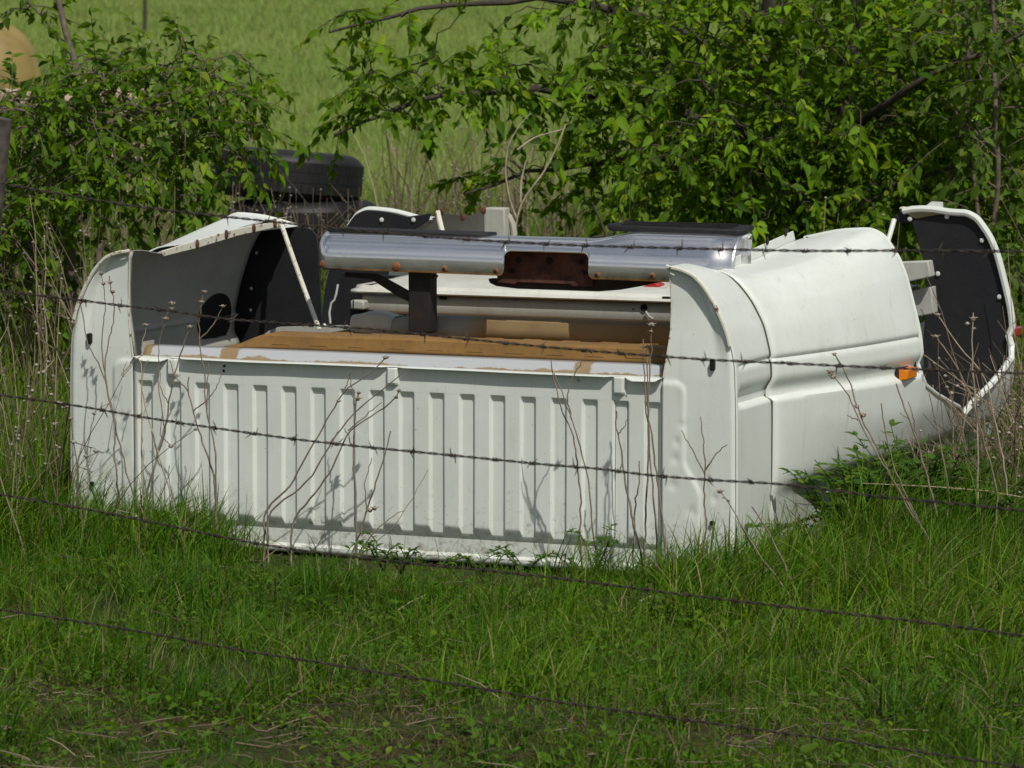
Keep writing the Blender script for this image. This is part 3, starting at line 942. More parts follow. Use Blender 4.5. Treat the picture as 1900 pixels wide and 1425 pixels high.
for x in xsb:
    s0 = 0.0
    if cut0 - 0.012 < x < cut1 + 0.012:
        e = min(x - cut0, cut1 - x)
        if e > 0:
            s0 = cutt - (rc_ - math.sqrt(max(0, rc_ ** 2 - (rc_ - min(e, rc_)) ** 2)))
        else:
            s0 = 0.012 * (1 + e / 0.012) ** 2
    pr = bprof(np.linspace(s0, arc[-1], 40))
    # ends wrap away from the viewer; the far right top swells towards its step pad
    endk = 0.03 * sstep(bx0 + 0.03, bx0, x) + 0.02 * sstep(bx1 - 0.08, bx1, x)
    wed = 0.026 * sstep(-0.62, -0.46, x)
    up = wed * sstep(0.075, 0.104, pr[:, 1]) 
    P.append(np.stack([np.full(40, x), BV + pr[:, 0] + endk + up * 0.5, bz(x) + pr[:, 1] + up + 0.0015 * (vnoise(x * 6, 0, 1, 44) - .5)], -1) - bo)
MB().grid(np.stack(P)).build('bumper_shell', M['chrome'], bump_root, solid=0.003, angle=60)
for (x, y, r_) in ((600, 490, .012), (735, 495, .014), (825, 499, .0095), (920, 503, .0095), (1108, 510, .0095), (1210, 512, .0095), (1330, 515, .0095)):
    c = onY(x, y, BV - 0.002 + (0.006 if x == 600 else 0))
    b_ = MB().ball(bl(c), r_, 10, 6, (1, .55, 1)).build('bolt', M['bolt'], bump_root)
    if r_ < 0.012:
        MB().ball(bl((c[0], c[1] - 0.006, c[2])), r_ * 0.5, 8, 5, (1, .5, 1)).build('bolt_core', M['darkrust'], b_)
# hitch plate behind the cut-out
hp = [onY(x, y, BV + 0.052) for x, y in ((922, 460), (1100, 466), (1100, 532), (1062, 532), (1058, 528), (962, 524), (955, 528), (922, 524))]
hpl = MB().prism([bl(q_) for q_ in hp], (0, 0.006, 0)).build('hitch_plate', M['platerust'], bump_root, bevel=0.002)
for (x, y, r_) in ((962, 483, .0085), (1019, 484, .0105), (1079, 486, .0085)):
    c = onY(x, y, BV + 0.0495)
    MB().prism([bl((c[0] + r_ * math.cos(a), c[1], c[2] + r_ * math.sin(a))) for a in np.linspace(0, 6.283, 14, endpoint=False)], (0, 0.003, 0)).build('bolt_hole', M['dark'], hpl)
for (x, y) in ((949, 502), (1088, 506)):
    c = onY(x, y, BV + 0.0495)
    MB().prism([bl((c[0] + a, c[1], c[2] + b)) for a, b in ((-.011, -.006), (.011, -.006), (.011, .006), (-.011, .006))], (0, 0.003, 0)).build('slot_shade', M['dark'], hpl, bevel=0.0015)
lipp = [onY(x, y, BV + 0.062) for x, y in ((905, 517), (1240, 520), (1190, 531), (1150, 538), (1110, 541), (960, 536), (920, 531), (908, 525))]
MB().prism([bl(q_) for q_ in lipp], (0, 0.03, 0)).build('plate_light_shroud', M['darkrust'], bump_root, bevel=0.003)
# bracket post with diagonal brace
a = onY(757, 512, BV + .03); b = onY(797, 512, BV + .03)
zt_ = bz(a[0]) + 0.02
MB().box(a[0] - bo[0], b[0] - bo[0], 0.03, 0.085, onY(780, 614, BV + .03)[2] - bo[2] - 0.005, zt_ - bo[2]).build('mounting_post', M['darkrust'], bump_root, bevel=0.004)
MB().prism([bl(onY(x, y, BV + .05)) for x, y in ((640, 505), (700, 508), (762, 542), (762, 562), (735, 548), (688, 518), (640, 514))], (0, 0.008, 0)).build('brace', M['darkrust'], bump_root)
MB().prism([bl(onY(x, y, BV + .05)) for x, y in ((795, 510), (806, 512), (802, 519), (796, 521))], (0, 0.03, 0)).build('gusset', M['darkrust'], bump_root)
x2 = -0.30
MB().box(x2 - .03 - bo[0], x2 + .03 - bo[0], 0.03, 0.085, 0.0, bz(x2) + .02 - bo[2]).build('mounting_post', M['darkrust'], bump_root, bevel=0.004)
# rubber step pads
pl_ = [(bx0 + .015, BV + .055), (onY(890, 440, BV + .07)[0], BV + .055), (onY(905, 440, BV + .07)[0], BV + .075), (onY(905, 440, BV + .07)[0], BV + .14), (bx0 + .03, BV + .14)]
MB().prism([bl((x, y, bz(x) + .1025 + (0.1 * max(0, y - BV - .055)) * 0)) for x, y in pl_], (0, 0, 0.011)).build('step_pad', M['liner'], bump_root, bevel=0.004)
pr_ = [(-0.56, BV + .085), (-0.18, BV + .085), (-0.16, BV + .11), (-0.16, BV + .17), (-0.53, BV + .17), (-0.58, BV + .12)]
MB().prism([bl((x, y, bz(x) + .129 + 0.11 * (y - BV - .085))) for x, y in pr_], (0, 0, 0.016)).build('step_pad', M['liner'], bump_root, bevel=0.005)
for k_ in range(3):
    yy = BV + .10 + k_ * .022
    MB().box(-0.53 - bo[0], -0.20 - bo[0], yy - bo[1], yy + .008 - bo[1], bz(-.3) + .145 + .11 * (yy - BV - .085) - bo[2], bz(-.3) + .150 + .11 * (yy - BV - .085) - bo[2]).build('tread_strip', M['liner'], bump_root)

# ------------------------------------------------------------------ tailgate lying on the cross members
tg = empty('tailgate', tuple(l2w((-0.68, 0.82, 0.586))), -BED_YAW)
tag(tg, 'dusty white tailgate laid flat under the chrome bumper on the upturned bed', 'tailgate')
to = np.array([-0.68, 0.82, 0.586])
t0, t1 = onY(660, 552, 0.82)[0] - to[0], 0.66
txs = np.linspace(t0 + 0.02, t1, 60)
pr = [(0.012, 0.0), (0.006, 0.008), (0.004, 0.045), (0.008, 0.054)]
MB().grid(np.stack([np.stack([txs, np.full(60, a), np.full(60, b)], -1) for a, b in pr])).build('edge_channel', M['grey'], tg, solid=0.002)
pr = [(-0.012, 0.060), (-0.014, 0.064), (-0.010, 0.069), (0.02, 0.071), (0.03, 0.080), (0.20, 0.092), (0.46, 0.096), (0.48, 0.09), (0.49, 0.02)]
txs = np.linspace(t0 - 0.01, t1, 60)
M['gate'] = paint_mat('dusty_white_paint', (0.66, 0.67, 0.62), (0.36, 0.34, 0.27), 0.75, 0.55)
MB().grid(np.stack([np.stack([txs + (0.06 * sstep(0.02, 0.2, a) if True else 0) * (txs < t0 + .02), np.full(60, a), np.full(60, b)], -1) for a, b in pr])).build('outer_skin', M['gate'], tg, solid=0.002)
MB().box(t0 + .03, t1, 0.07, 0.48, 0.002, 0.05).build('inner_skin', M['grey'], tg)
for (x, y, r_) in ((1196, 571, .0105), (1176, 573, .002)):
    c = onY(x, y, 0.826) - to
    MB().prism([(c[0] + r_ * math.cos(a), -0.001, c[2] + r_ * math.sin(a)) for a in np.linspace(0, 6.283, 20, endpoint=False)], (0, 0.008, 0)).build('latch_hole', M['dark'], tg)
c = [onY(x, y, 0.815) - to for x, y in ((1198, 578), (1204, 587), (1212, 592))]
MB().tube([tuple(q_) for q_ in c], 0.004, 6).build('latch_rod', M['primer'], tg)
for (x, y) in ((822, 551), (956, 550), (1236, 551)):
    c = onY(x, y, 0.82) - to
    MB().box(c[0] - .011, c[0] + .011, -0.004, 0.006, c[2] - .007, c[2] + .001).build('drain_slot', M['dark'], tg)
c0 = onY(652, 565, 0.80) - to
hb = MB().box(c0[0], c0[0] + 0.045, -0.03, 0.02, c0[2] - .015, c0[2] + .014).build('hinge_cup', M['grey'], tg, bevel=0.006)
MB().box(c0[0] + .010, c0[0] + .013, -0.032, -0.029, c0[2] - .015, c0[2] + .014).build('hinge_groove', M['dark'], hb)
MB().box(t0 - .02, t0 + .06, 0.005, 0.03, -0.035, 0.02).build('hinge_foot', M['liner'], tg)

# red lamp resting on the tailgate
rl = empty('red_tail_lamp', tuple(l2w((-0.60, 1.0, 0.71))), -BED_YAW)
tag(rl, 'small red lamp on a dark base lying on the dusty white tailgate', 'lamp')
ro = np.array([-0.60, 1.0, 0.71])
pp = [onY(x, y, .98) - ro for x, y in ((1190, 533), (1204, 527), (1216, 525), (1222, 528), (1224, 534))]
MB().prism([tuple(q_) for q_ in pp], (0, 0.05, 0)).build('lens', M['red'], rl, bevel=0.003)
pp = [onY(x, y, .97) - ro for x, y in ((1150, 534), (1236, 534), (1238, 541), (1150, 540))]
MB().prism([tuple(q_) for q_ in pp], (0, 0.07, 0)).build('base', M['liner'], rl)

# ------------------------------------------------------------------ barbed wire fence
FA, FB = np.array([-1.105, 8.53]), np.array([0.925, 7.14])       # where the fence crosses the two edges of the view
fdir = (FB - FA) / np.linalg.norm(FB - FA)
fnor = np.array([-fdir[1], fdir[0]])
def on_fence(x, y):
    d = ray(x, y)
    t = np.dot(FA, fnor) / np.dot(d[:2], fnor)
    return CAMP + d * t
fence = empty('barbed_wire_fence', (FA[0], FA[1], 0))
tag(fence, 'five strand barbed wire fence strung in front of the truck bed', 'fence')
WIRES = [
    [(0, 340), (130, 363), (260, 385), (400, 400), (520, 413), (640, 425), (760, 436), (900, 447), (1080, 456), (1240, 460), (1400, 464), (1520, 466), (1640, 465), (1750, 465), (1900, 467)],
    [(0, 540), (150, 557), (245, 570), (330, 577), (390, 590), (480, 597), (590, 604), (700, 611), (856, 628), (1003, 643), (1154, 656), (1250, 663), (1318, 668), (1458, 674), (1646, 683), (1900, 693)],
    [(0, 733), (147, 753), (275, 776), (411, 796), (545, 815), (683, 830), (882, 849), (1040, 865), (1110, 868), (1189, 881), (1349, 893), (1434, 896), (1518, 906), (1645, 924), (1750, 932), (1900, 948)],
    [(0, 917), (148, 942), (313, 975), (447, 1004), (582, 1025), (760, 1045), (850, 1053), (1050, 1074), (1242, 1100), (1484, 1129), (1721, 1155), (1900, 1180)],
    [(0, 1131), (148, 1153), (268, 1173), (447, 1207), (582, 1227), (716, 1250), (850, 1270), (1050, 1305), (1363, 1348), (1632, 1384), (1900, 1424)]]
POST_S = (-0.02, 3.75, -3.9)
# a barb: two wraps round the wire and two sharp points
def barb_mesh(seed):
    r_ = random.Random(seed)
    mb = MB()
    pts = [(-0.006 + 0.012 * t, 0.0036 * math.cos(t * 12.6), 0.0036 * math.sin(t * 12.6)) for t in np.linspace(0, 1, 13)]
    mb.tube(pts, 0.0013, 4)
    for k in (0, 1):
        a = r_.uniform(0, 6.28) if k == 0 else a + math.pi + r_.uniform(-.5, .5)
        d = Vector((r_.uniform(-.4, .4), math.cos(a), math.sin(a))).normalized()
        b0 = Vector((-0.005 + .01 * k, 0, 0)) + d * 0.003
        mb.tube([b0, b0 + d * 0.008, b0 + d * 0.0165], [0.0014, 0.0012, 0.0003], 4)
    me_o = mb.build('barb', M['wire'])
    me = me_o.data
    bpy.data.objects.remove(me_o)
    return me
barb_me = [barb_mesh(i) for i in range(8)]
total = {}
for wi, wp in enumerate(WIRES):
    px = np.array(wp, float)
    tt = np.concatenate([[0], np.cumsum(np.hypot(*np.diff(px, axis=0).T))])
    fine = np.linspace(0, tt[-1], 60)
    pxs, pys = np.interp(fine, tt, px[:, 0]), np.interp(fine, tt, px[:, 1])
    for _ in range(2):
        pys[1:-1] = .25 * pys[:-2] + .5 * pys[1:-1] + .25 * pys[2:]
    W3 = np.array([on_fence(a, b) for a, b in zip(pxs, pys)])
    sl = (W3[:, :2] - FA) @ fdir
    # run on to the posts left and right of the view
    zl, zr = W3[0, 2], W3[-1, 2]
    sR, sL = POST_S[1], POST_S[2]
    S = np.concatenate([[sL], np.linspace(sL + .3, -0.05, 8), sl, np.linspace(sl[-1] + .15, sR, 8)])
    zend_r = zr + 0.01
    Z = np.concatenate([[zl], zl - 0.03 * np.sin(np.linspace(0.08, .98, 8) * np.pi), W3[:, 2], np.linspace(zr, zend_r, 8)])
    ss = np.arange(sL, sR, 0.0065)
    zz = np.interp(ss, S, Z)
    ker = np.ones(9) / 9
    zz = np.convolve(np.pad(zz, 4, 'edge'), ker, 'valid')
    st = empty_part = None
    paths = []
    ph = 2 * np.pi * (ss / 0.062 + 0.15 * np.sin(ss * 7 + wi)) + wi
    for k in (0, np.pi):
        off = 0.0016
        Q = np.stack([FA[0] + fdir[0] * ss + fnor[0] * off * np.cos(ph + k), FA[1] + fdir[1] * ss + fnor[1] * off * np.cos(ph + k), zz + off * np.sin(ph + k)], -1)
        Q -= np.array([FA[0], FA[1], 0])
        paths.append((Q, np.full(len(Q), 0.00135)))
    V, T = tubes_np(paths, 5)
    wo = np_mesh('wire_strand', V, T, None, M['wire'], fence)
    wo['label'] = ['topmost', 'second from the top', 'middle', 'second from the ground', 'lowest'][wi] + ' twisted strand'
    s = -0.06 + random.uniform(0, .08)
    while s < sl[-1] + 0.12:
        z = np.interp(s, ss, zz); z2 = np.interp(s + .02, ss, zz)
        bo_ = bpy.data.objects.new('barb', barb_me[random.randrange(8)])
        COL.objects.link(bo_); bo_.parent = wo
        bo_.location = (fdir[0] * s, fdir[1] * s, z)
        bo_.rotation_euler = (random.uniform(0, 6.28), -math.atan2(z2 - z, .02), math.atan2(fdir[1], fdir[0]))
        s += 0.098 + random.uniform(-.012, .012)
for k, s in enumerate(POST_S):
    b0 = np.array([fdir[0] * s, fdir[1] * s]) + fnor * 0.028
    lean = 0.16 if k == 0 else 0.02
    mb = MB(); mr_ = MB()
    r0 = 0.021
    top = 1.262
    if k == 0:
        tp = on_fence(-11, 222); b0 = (tp[:2] - FA) + fnor * 0.028
        b0 = b0 - fdir * lean * 1.26 * 1.0
    pts, rad = [], []
    for t in np.linspace(0, 1, 14):
        z = -0.25 + (top + .25) * t
        pts.append((b0[0] + fdir[0] * lean * max(z, 0), b0[1] + fdir[1] * lean * max(z, 0), z)); rad.append(r0 * (1 + .06 * math.sin(t * 23)))
    i_c = 10
    mb.tube(pts[i_c:], rad[i_c:], 10)
    mr_.tube(pts[:i_c + 1], [r * 1.003 for r in rad[:i_c + 1]], 10)
    po = mb.build('fence_post', M['post'], fence, angle=50)
    mr_.build('painted_shaft', M['post_red'], po, angle=50)

# ------------------------------------------------------------------ trees and bushes
def leaf_cols(n, lo, hi, yel=0.15):
    t = rng.random(n)[:, None]
    c = np.array(lo) * (1 - t) + np.array(hi) * t
    y = (rng.random(n) < yel)[:, None]
    return np.where(y, c * np.array([1.5, 1.15, 1.0]), c)

def ell(cx, cyy, rx, ry, D0, D1, n, seed=None):
    a = rng.uniform(0, 2 * np.pi, n); r_ = np.sqrt(rng.random(n))
    D = rng.uniform(D0, D1, n)
    return np.array([atD(cx + rx * r_[i] * math.cos(a[i]), cyy + ry * r_[i] * math.sin(a[i]), D[i]) for i in range(n)])

def make_tree(name, label, cat, base, limbs, targets, leafn, leaf_l, lo, hi, bark, twig_len=(0.12, 0.26), droop=0.35, crown_name='crown'):
    root = empty(name, tuple(base))
    tag(root, label, cat)
    base = np.asarray(base, float)
    nodes, paths = [], []
    for P, r0, r1 in limbs:
        P = np.asarray(P, float)
        k = np.concatenate([[0], np.cumsum(np.linalg.norm(np.diff(P, axis=0), axis=1))])
        f_ = np.linspace(0, k[-1], max(8, int(k[-1] / 0.12)))
        Q = np.stack([np.interp(f_, k, P[:, i]) for i in range(3)], -1)
        for _ in range(2):
            Q[1:-1] = .25 * Q[:-2] + .5 * Q[1:-1] + .25 * Q[2:]
        Q[1:-1] += rng.normal(0, 0.008, Q[1:-1].shape)
        paths.append((Q - base, np.linspace(r0, r1, len(Q))))
        nodes += list(Q[len(Q) // 6:])
    nodes = np.array(nodes)
    n0 = len(nodes)
    dl = np.array([np.min(np.sum((nodes - t) ** 2, 1)) for t in targets])
    order = np.argsort(dl)
    cap_n = len(nodes) + len(targets) * 3
    buf = np.zeros((cap_n, 3)); buf[:n0] = nodes; cnt = n0
    dirs = np.zeros((len(targets), 3)); twigs = []
    for i in order:
        t = targets[i]
        d2 = np.sum((buf[:cnt] - t) ** 2, 1)
        a = buf[np.argmin(d2)]
        L = math.sqrt(d2.min()) + 1e-6
        m1 = a + (t - a) * 0.35 + rng.normal(0, 0.10 * L, 3) + np.array([0, 0, 0.10 * L])
        m2 = a + (t - a) * 0.7 + rng.normal(0, 0.08 * L, 3) + np.array([0, 0, 0.08 * L])
        twigs.append((np.array([a, m1, m2, t]) - base, np.array([0.0035, 0.003, 0.0025, 0.002]) * (1 + 1.2 * min(L, .8))))
        buf[cnt], buf[cnt + 1], buf[cnt + 2] = m1, m2, t
        cnt += 3
        dirs[i] = (t - m1) / max(np.linalg.norm(t - m1), 1e-6)
    n = len(targets)
    k = leafn
    dirs = unit(dirs + rng.normal(0, .45, (n, 3)) + np.array([0, -0.15, -droop * .5]))
    tl = rng.uniform(*twig_len, n)
    ends = targets + dirs * tl[:, None] + np.array([0, 0, -1]) * (tl * droop * .5)[:, None]
    for i in range(n):
        twigs.append((np.array([targets[i], (targets[i] + ends[i]) / 2 + np.array([0, 0, .01]), ends[i]]) - base, np.array([.002, .0017, .0012])))
    V, T = tubes_np(paths, 7)
    np_mesh('trunk', V, T, None, bark, root)
    V, T = tubes_np(twigs, 3)
    np_mesh('branches', V, T, None, bark, root)
    f_ = (np.arange(k) / (k - 1))[None, :, None]
    pos = targets[:, None] * (1 - f_) + ends[:, None] * f_
    up = np.array([0, 0, 1.0])
    side = unit(np.cross(dirs, up))[:, None] * np.where(np.arange(k) % 2, 1, -1)[None, :, None]
    ax = 0.65 * dirs[:, None] + 0.75 * side * (1 - .6 * f_) + rng.normal(0, .38, (n, k, 3)) + np.array([0, 0, -droop])
    nr = np.array([0.05, -0.45, 0.8]) + rng.normal(0, .5, (n, k, 3))
    N = n * k
    keep = rng.random(N) < 0.92
    ln = leaf_l[0] * .7 + (leaf_l[1] * 1.12 - leaf_l[0] * .7) * rng.random(N) ** 1.1
    ln = ln * np.repeat(rng.uniform(.8, 1.15, n), k)
    tone = np.repeat(rng.uniform(.75, 1.25, n), k)[:, None]
    V, T, C = leaves((pos.reshape(-1, 3) - base)[keep], ax.reshape(-1, 3)[keep], nr.reshape(-1, 3)[keep], ln[keep], (ln * rng.uniform(.42, .6, N))[keep], (leaf_cols(N, lo, hi) * tone * rng.uniform(.7, 1.2, (N, 1)))[keep])
    o = np_mesh(crown_name, V, T, C, M['leaf'], root)
    o.data.polygons.foreach_set('use_smooth', np.ones(len(o.data.polygons), bool))
    return root

pxl = lambda pts, D: [tuple(atD(x, y, D + (0 if len(z) == 0 else z[0]))) for x, y, *z in pts]

# main tree behind the bed, on the right
tb = gnd(1500, 640)
tb = np.array([atD(1480, 640, 16.6)[0], 16.6, 0.0])
limbs = [
    ([tb, atD(1470, 350, 16.6), atD(1450, 150, 16.7), atD(1430, -60, 16.7), atD(1400, -400, 16.8), atD(1350, -800, 16.6)], .075, .03),
    ([tb + np.array([.1, .15, 0]), atD(1520, 380, 16.8), atD(1580, 120, 17.0), atD(1620, -200, 17.1), atD(1700, -600, 17.2)], .06, .025),
    ([tb + np.array([.3, .3, 0]), atD(1660, 400, 17.2), atD(1780, 150, 17.3), atD(1900, -150, 17.4), atD(2050, -500, 17.6)], .05, .02),
    (pxl([(1465, 300), (1330, 220), (1200, 190), (1080, 170, -.3), (930, 165, -.5), (800, 178, -.6), (700, 200, -.7), (620, 250, -.8)], 16.5), .028, .006),
    (pxl([(1455, 120), (1250, 60), (1080, -10, -.2), (920, 0, -.4), (740, 22, -.5), (610, 60, -.6)], 16.4), .026, .005),
    (pxl([(1470, 380), (1300, 300, -.3), (1150, 285, -.5), (1000, 320, -.6), (860, 360, -.7)], 16.4), .022, .005),
    (pxl([(1475, 330), (1560, 260, -.6), (1640, 190, -1.0), (1760, 120, -1.2), (1900, 60, -1.2)], 16.5), .028, .008),
    (pxl([(1480, 400), (1420, 330, -.6), (1380, 230, -1.0), (1300, 150, -1.1)], 16.5), .022, .006),
    (pxl([(1480, 420), (1560, 380, -.7), (1700, 330, -1.0), (1850, 280, -1.1)], 16.5), .022, .006),
]
T_ = [ell(1560, 110, 330, 190, 15.3, 17.8, 560), ell(1440, 300, 270, 120, 15.2, 17.0, 340), ell(1780, 260, 200, 190, 15.4, 17.8, 340), ell(1560, 240, 360, 210, 17.2, 18.6, 420),
      ell(1250, 60, 160, 90, 15.6, 17.0, 75), ell(1190, 240, 100, 90, 15.4, 16.6, 50), ell(1300, 380, 160, 50, 15.4, 16.8, 60),
      ell(1030, 170, 150, 65, 15.5, 16.3, 46), ell(830, 140, 160, 45, 15.5, 16.2, 34), ell(720, 185, 90, 35, 15.5, 16.0, 12), ell(690, 110, 50, 25, 15.5, 16.0, 5),
      ell(1010, 320, 110, 45, 15.5, 16.2, 15), ell(860, 340, 40, 14, 15.5, 16.0, 3), ell(1060, 10, 120, 30, 15.6, 16.4, 16), ell(740, 20, 130, 26, 15.6, 16.2, 14), ell(640, 240, 40, 25, 15.6, 16, 2),
      ell(1620, 400, 220, 50, 15.6, 17.4, 60)]
# crown above the frame
n_ = 420
a_, u_, r_ = rng.uniform(0, 6.283, n_), rng.uniform(-1, 1, n_), rng.random(n_) ** (1 / 3)
s_ = np.sqrt(1 - u_ ** 2)
T_.append(np.stack([1.35 + 1.9 * r_ * s_ * np.cos(a_), 16.8 + 1.6 * r_ * s_ * np.sin(a_), 2.9 + 1.1 * r_ * u_], -1))
T_ = np.concatenate(T_)
make_tree('hackberry_tree', 'leafy green tree with long arching branches spreading behind the truck bed', 'tree', tb, limbs, T_, 15, (0.040, 0.070), (0.042, 0.115, 0.004), (0.190, 0.345, 0.014), M['bark_dark'])

# thin sapling tree further right
tb2 = np.array([atD(1850, 700, 15.2)[0], 15.2, 0.0])
limbs = [([tb2, atD(1840, 450, 15.2), atD(1850, 250, 15.2), atD(1840, 50, 15.3), atD(1860, -200, 15.3)], .014, .006),
         ([tb2 + np.array([-.12, .05, 0]), atD(1820, 420, 15.3), atD(1790, 200, 15.4), atD(1800, -100, 15.4)], .012, .005)]
T_ = np.concatenate([ell(1830, 130, 110, 200, 14.9, 15.6, 70), ell(1850, 420, 80, 90, 14.9, 15.6, 36), ell(1900, 600, 60, 110, 14.9, 15.8, 30)])
make_tree('young_tree', 'thin young tree with upright stems beside the larger leafy tree', 'tree', tb2, limbs, T_, 10, (0.05, 0.075), (0.05, 0.11, 0.010), (0.13, 0.23, 0.025), M['bark'])

# bush on the left
tb3 = np.array([atD(120, 640, 15.0)[0], 15.0, 0.0])
limbs = [
    ([tb3, atD(130, 480, 15), atD(140, 320, 15), atD(150, 150, 15.1), atD(120, 20, 15.2), atD(60, -120, 15.2)], .03, .008),
    ([tb3 + np.array([.1, 0, 0]), atD(180, 420, 15.1), atD(260, 250, 15.1), atD(330, 140, 15.2), atD(340, 70, 15.2)], .022, .005),
    (pxl([(200, 380), (300, 250), (380, 260), (455, 290)], 15.0), .012, .004),
    (pxl([(100, 260), (180, 225), (300, 205), (410, 120)], 14.9), .010, .004),
    ([tb3 + np.array([-.15, 0, 0]), atD(60, 450, 15), atD(20, 300, 15), atD(-80, 180, 15)], .02, .006),
    (pxl([(60, -120), (30, -30), (70, 25), (100, 55), (122, 80)], 15.2), .007, .003),
]
T_ = [ell(170, 140, 85, 42, 14.6, 15.6, 66), ell(70, 240, 120, 80, 14.4, 15.8, 160), ell(330, 160, 80, 65, 14.7, 15.5, 60), ell(270, 250, 120, 65, 14.5, 15.6, 95),
      ell(430, 190, 50, 40, 14.7, 15.3, 20), ell(50, 400, 100, 85, 14.4, 15.6, 95), ell(180, 340, 70, 50, 14.5, 15.4, 40), ell(330, 350, 50, 40, 14.6, 15.3, 14), ell(330, 80, 20, 25, 14.9, 15.3, 4), ell(455, 150, 30, 40, 14.9, 15.3, 5), ell(480, 262, 60, 22, 14.7, 15.1, 8), ell(440, 310, 40, 25, 14.7, 15.1, 5), ell(400, 130, 60, 40, 14.8, 15.3, 8),
      ell(55, 20, 40, 25, 15.1, 15.4, 7), ell(45, 520, 90, 60, 14.4, 15.6, 36)]
n_ = 130
T_.append(np.stack([rng.uniform(-3.0, -2.0, n_), rng.uniform(14.4, 16, n_), rng.uniform(.4, 1.15, n_)], -1))
make_tree('bush', 'tall green bush with pale bare twigs growing behind the fence post', 'bush', tb3, limbs, np.concatenate(T_), 13, (0.030, 0.058), (0.036, 0.100, 0.004), (0.165, 0.305, 0.014), M['bark'])

# bare sapling and dead forked branch just behind the bed
def twig_thing(name, label, cat, polys, D, r0, m, part='stem', z0=0.0, group=None):
    b = atD(*polys[0][0], D)
    root = empty(name, (b[0], b[1], z0)); tag(root, label, cat, group)
    for i, pl in enumerate(polys):
        P = np.array([atD(x, y, D + 0.02 * i) for x, y in pl])
        if i == 0:
            P = np.concatenate([[[P[0, 0] + .01, P[0, 1], z0 - .03]], P])
        k = np.concatenate([[0], np.cumsum(np.linalg.norm(np.diff(P, axis=0), axis=1))])
        f_ = np.linspace(0, k[-1], max(6, 3 * len(P)))
        Q = np.stack([np.interp(f_, k, P[:, j]) for j in range(3)], -1)
        Q[1:-1] = .25 * Q[:-2] + .5 * Q[1:-1] + .25 * Q[2:]
        rr = r0 if i == 0 else r0 * .7
        V, T = tubes_np([(Q - np.array([b[0], b[1], z0]), np.linspace(rr, rr * .45, len(Q)))], 6)
        o = np_mesh(part, V, T, None, m, root)
        o.data.polygons.foreach_set('use_smooth', np.ones(len(o.data.polygons), bool))
    return root
twig_thing('bare_sapling', 'bare pale sapling forking above the chrome bumper', 'sapling', [[(952, 450), (958, 410), (966, 375), (985, 350), (1010, 320), (1035, 270), (1050, 230)], [(966, 375), (966, 340), (975, 300), (990, 275)], [(958, 405), (945, 370), (937, 320), (942, 270), (965, 230), (985, 210)], [(960, 278), (990, 255), (1045, 240)]], 14.6, .0065, M['pale_stalk'])
twig_thing('dead_branch', 'dark dead branch forking up behind the chrome bumper', 'branch', [[(1130, 455), (1128, 440), (1115, 410), (1098, 375)], [(1130, 445), (1140, 425), (1158, 410), (1170, 405)], [(1132, 445), (1145, 420), (1150, 400)], [(1125, 437), (1090, 442), (1065, 452)]], 13.9, .009, M['bark_dark'])

# ------------------------------------------------------------------ tyres, tank, stones
def tyre(name_loc, rot, label, Ro=0.385, Ri=0.20, w=0.25):
    root = empty('tyre', name_loc); root.rotation_euler = rot
    tag(root, label, 'tyre', 'discarded tyres in the weeds')
    hw = w / 2
    prof = [(Ri, -hw * .62), (Ri + .02, -hw * .85), (Ri + .07, -hw), (Ro - .07, -hw * .98), (Ro - .034, -hw * .88), (Ro - .010, -hw * .68), (Ro, -hw * .3), (Ro, hw * .3), (Ro - .010, hw * .68), (Ro - .034, hw * .88), (Ro - .07, hw * .98), (Ri + .07, hw), (Ri + .02, hw * .85), (Ri, hw * .62), (Ri + .015, 0)]
    N_ = 60
    mb = MB()
    P = []
    for i in range(N_ + 1):
        a = 2 * math.pi * i / N_
        P.append([(r_ * math.cos(a), r_ * math.sin(a), z) for r_, z in prof])
    mb.grid(np.array(P), close=True)
    mb.build('casing', M['rubber'], root, angle=60)
    tr = MB()
    for i in range(64):
        a = 2 * math.pi * (i + .5) / 64
        for zc, sh in ((-hw * .42, 0), (0, .03), (hw * .42, .06)):
            b = a + sh
            c, s = math.cos(b), math.sin(b)
            c2, s2 = math.cos(b + .088), math.sin(b + .088)
            o = len(tr.v); h_ = hw * .195
            for rr in (Ro - .004, Ro + .002):
                tr.v += [(rr * c, rr * s, zc - h_), (rr * c2, rr * s2, zc - h_), (rr * c2, rr * s2, zc + h_), (rr * c, rr * s, zc + h_)]
            for f_ in ((4, 5, 6, 7), (0, 1, 5, 4), (1, 2, 6, 5), (2, 3, 7, 6), (3, 0, 4, 7)):
                tr.f.append(tuple(o + q_ for q_ in f_))
    tr.build('tread', M['rubber'], root, smooth=False)
    rm = MB()
    P = []
    for i in range(41):
        a = 2 * math.pi * i / 40
        P.append([(r_ * math.cos(a), r_ * math.sin(a), z) for r_, z in ((Ri + .012, hw * .66), (Ri - .012, hw * .62), (Ri - .03, hw * .2), (Ri - .04, -.02), (.11, .0), (.10, .035), (.045, .04))])
    rm.grid(np.array(P)).build('wheel_rim', M['rust'], root, angle=50)
    return root
tc_ = atD(532, 290, 20.0)
tyre((tc_[0] - .03, 20.0, 0.122), (0, 0, .3), 'lowest tyre of the stack, half hidden in dry weeds')
tyre((tc_[0] + .09, 19.95, 0.358), (0.0, 0.01, 1.2), 'middle tyre of the stack in the dry weeds')
tyre((tc_[0], 20.0, 0.605), (0.03, 0.085, .7), 'topmost black tyre of the stack, rusty rim showing')
tl_ = atD(350, 400, 18.5)
tyre((tl_[0], 18.5, 0.13), (0.06, -0.05, 2.0), 'single tyre lying in the weeds beside the tyre stack')

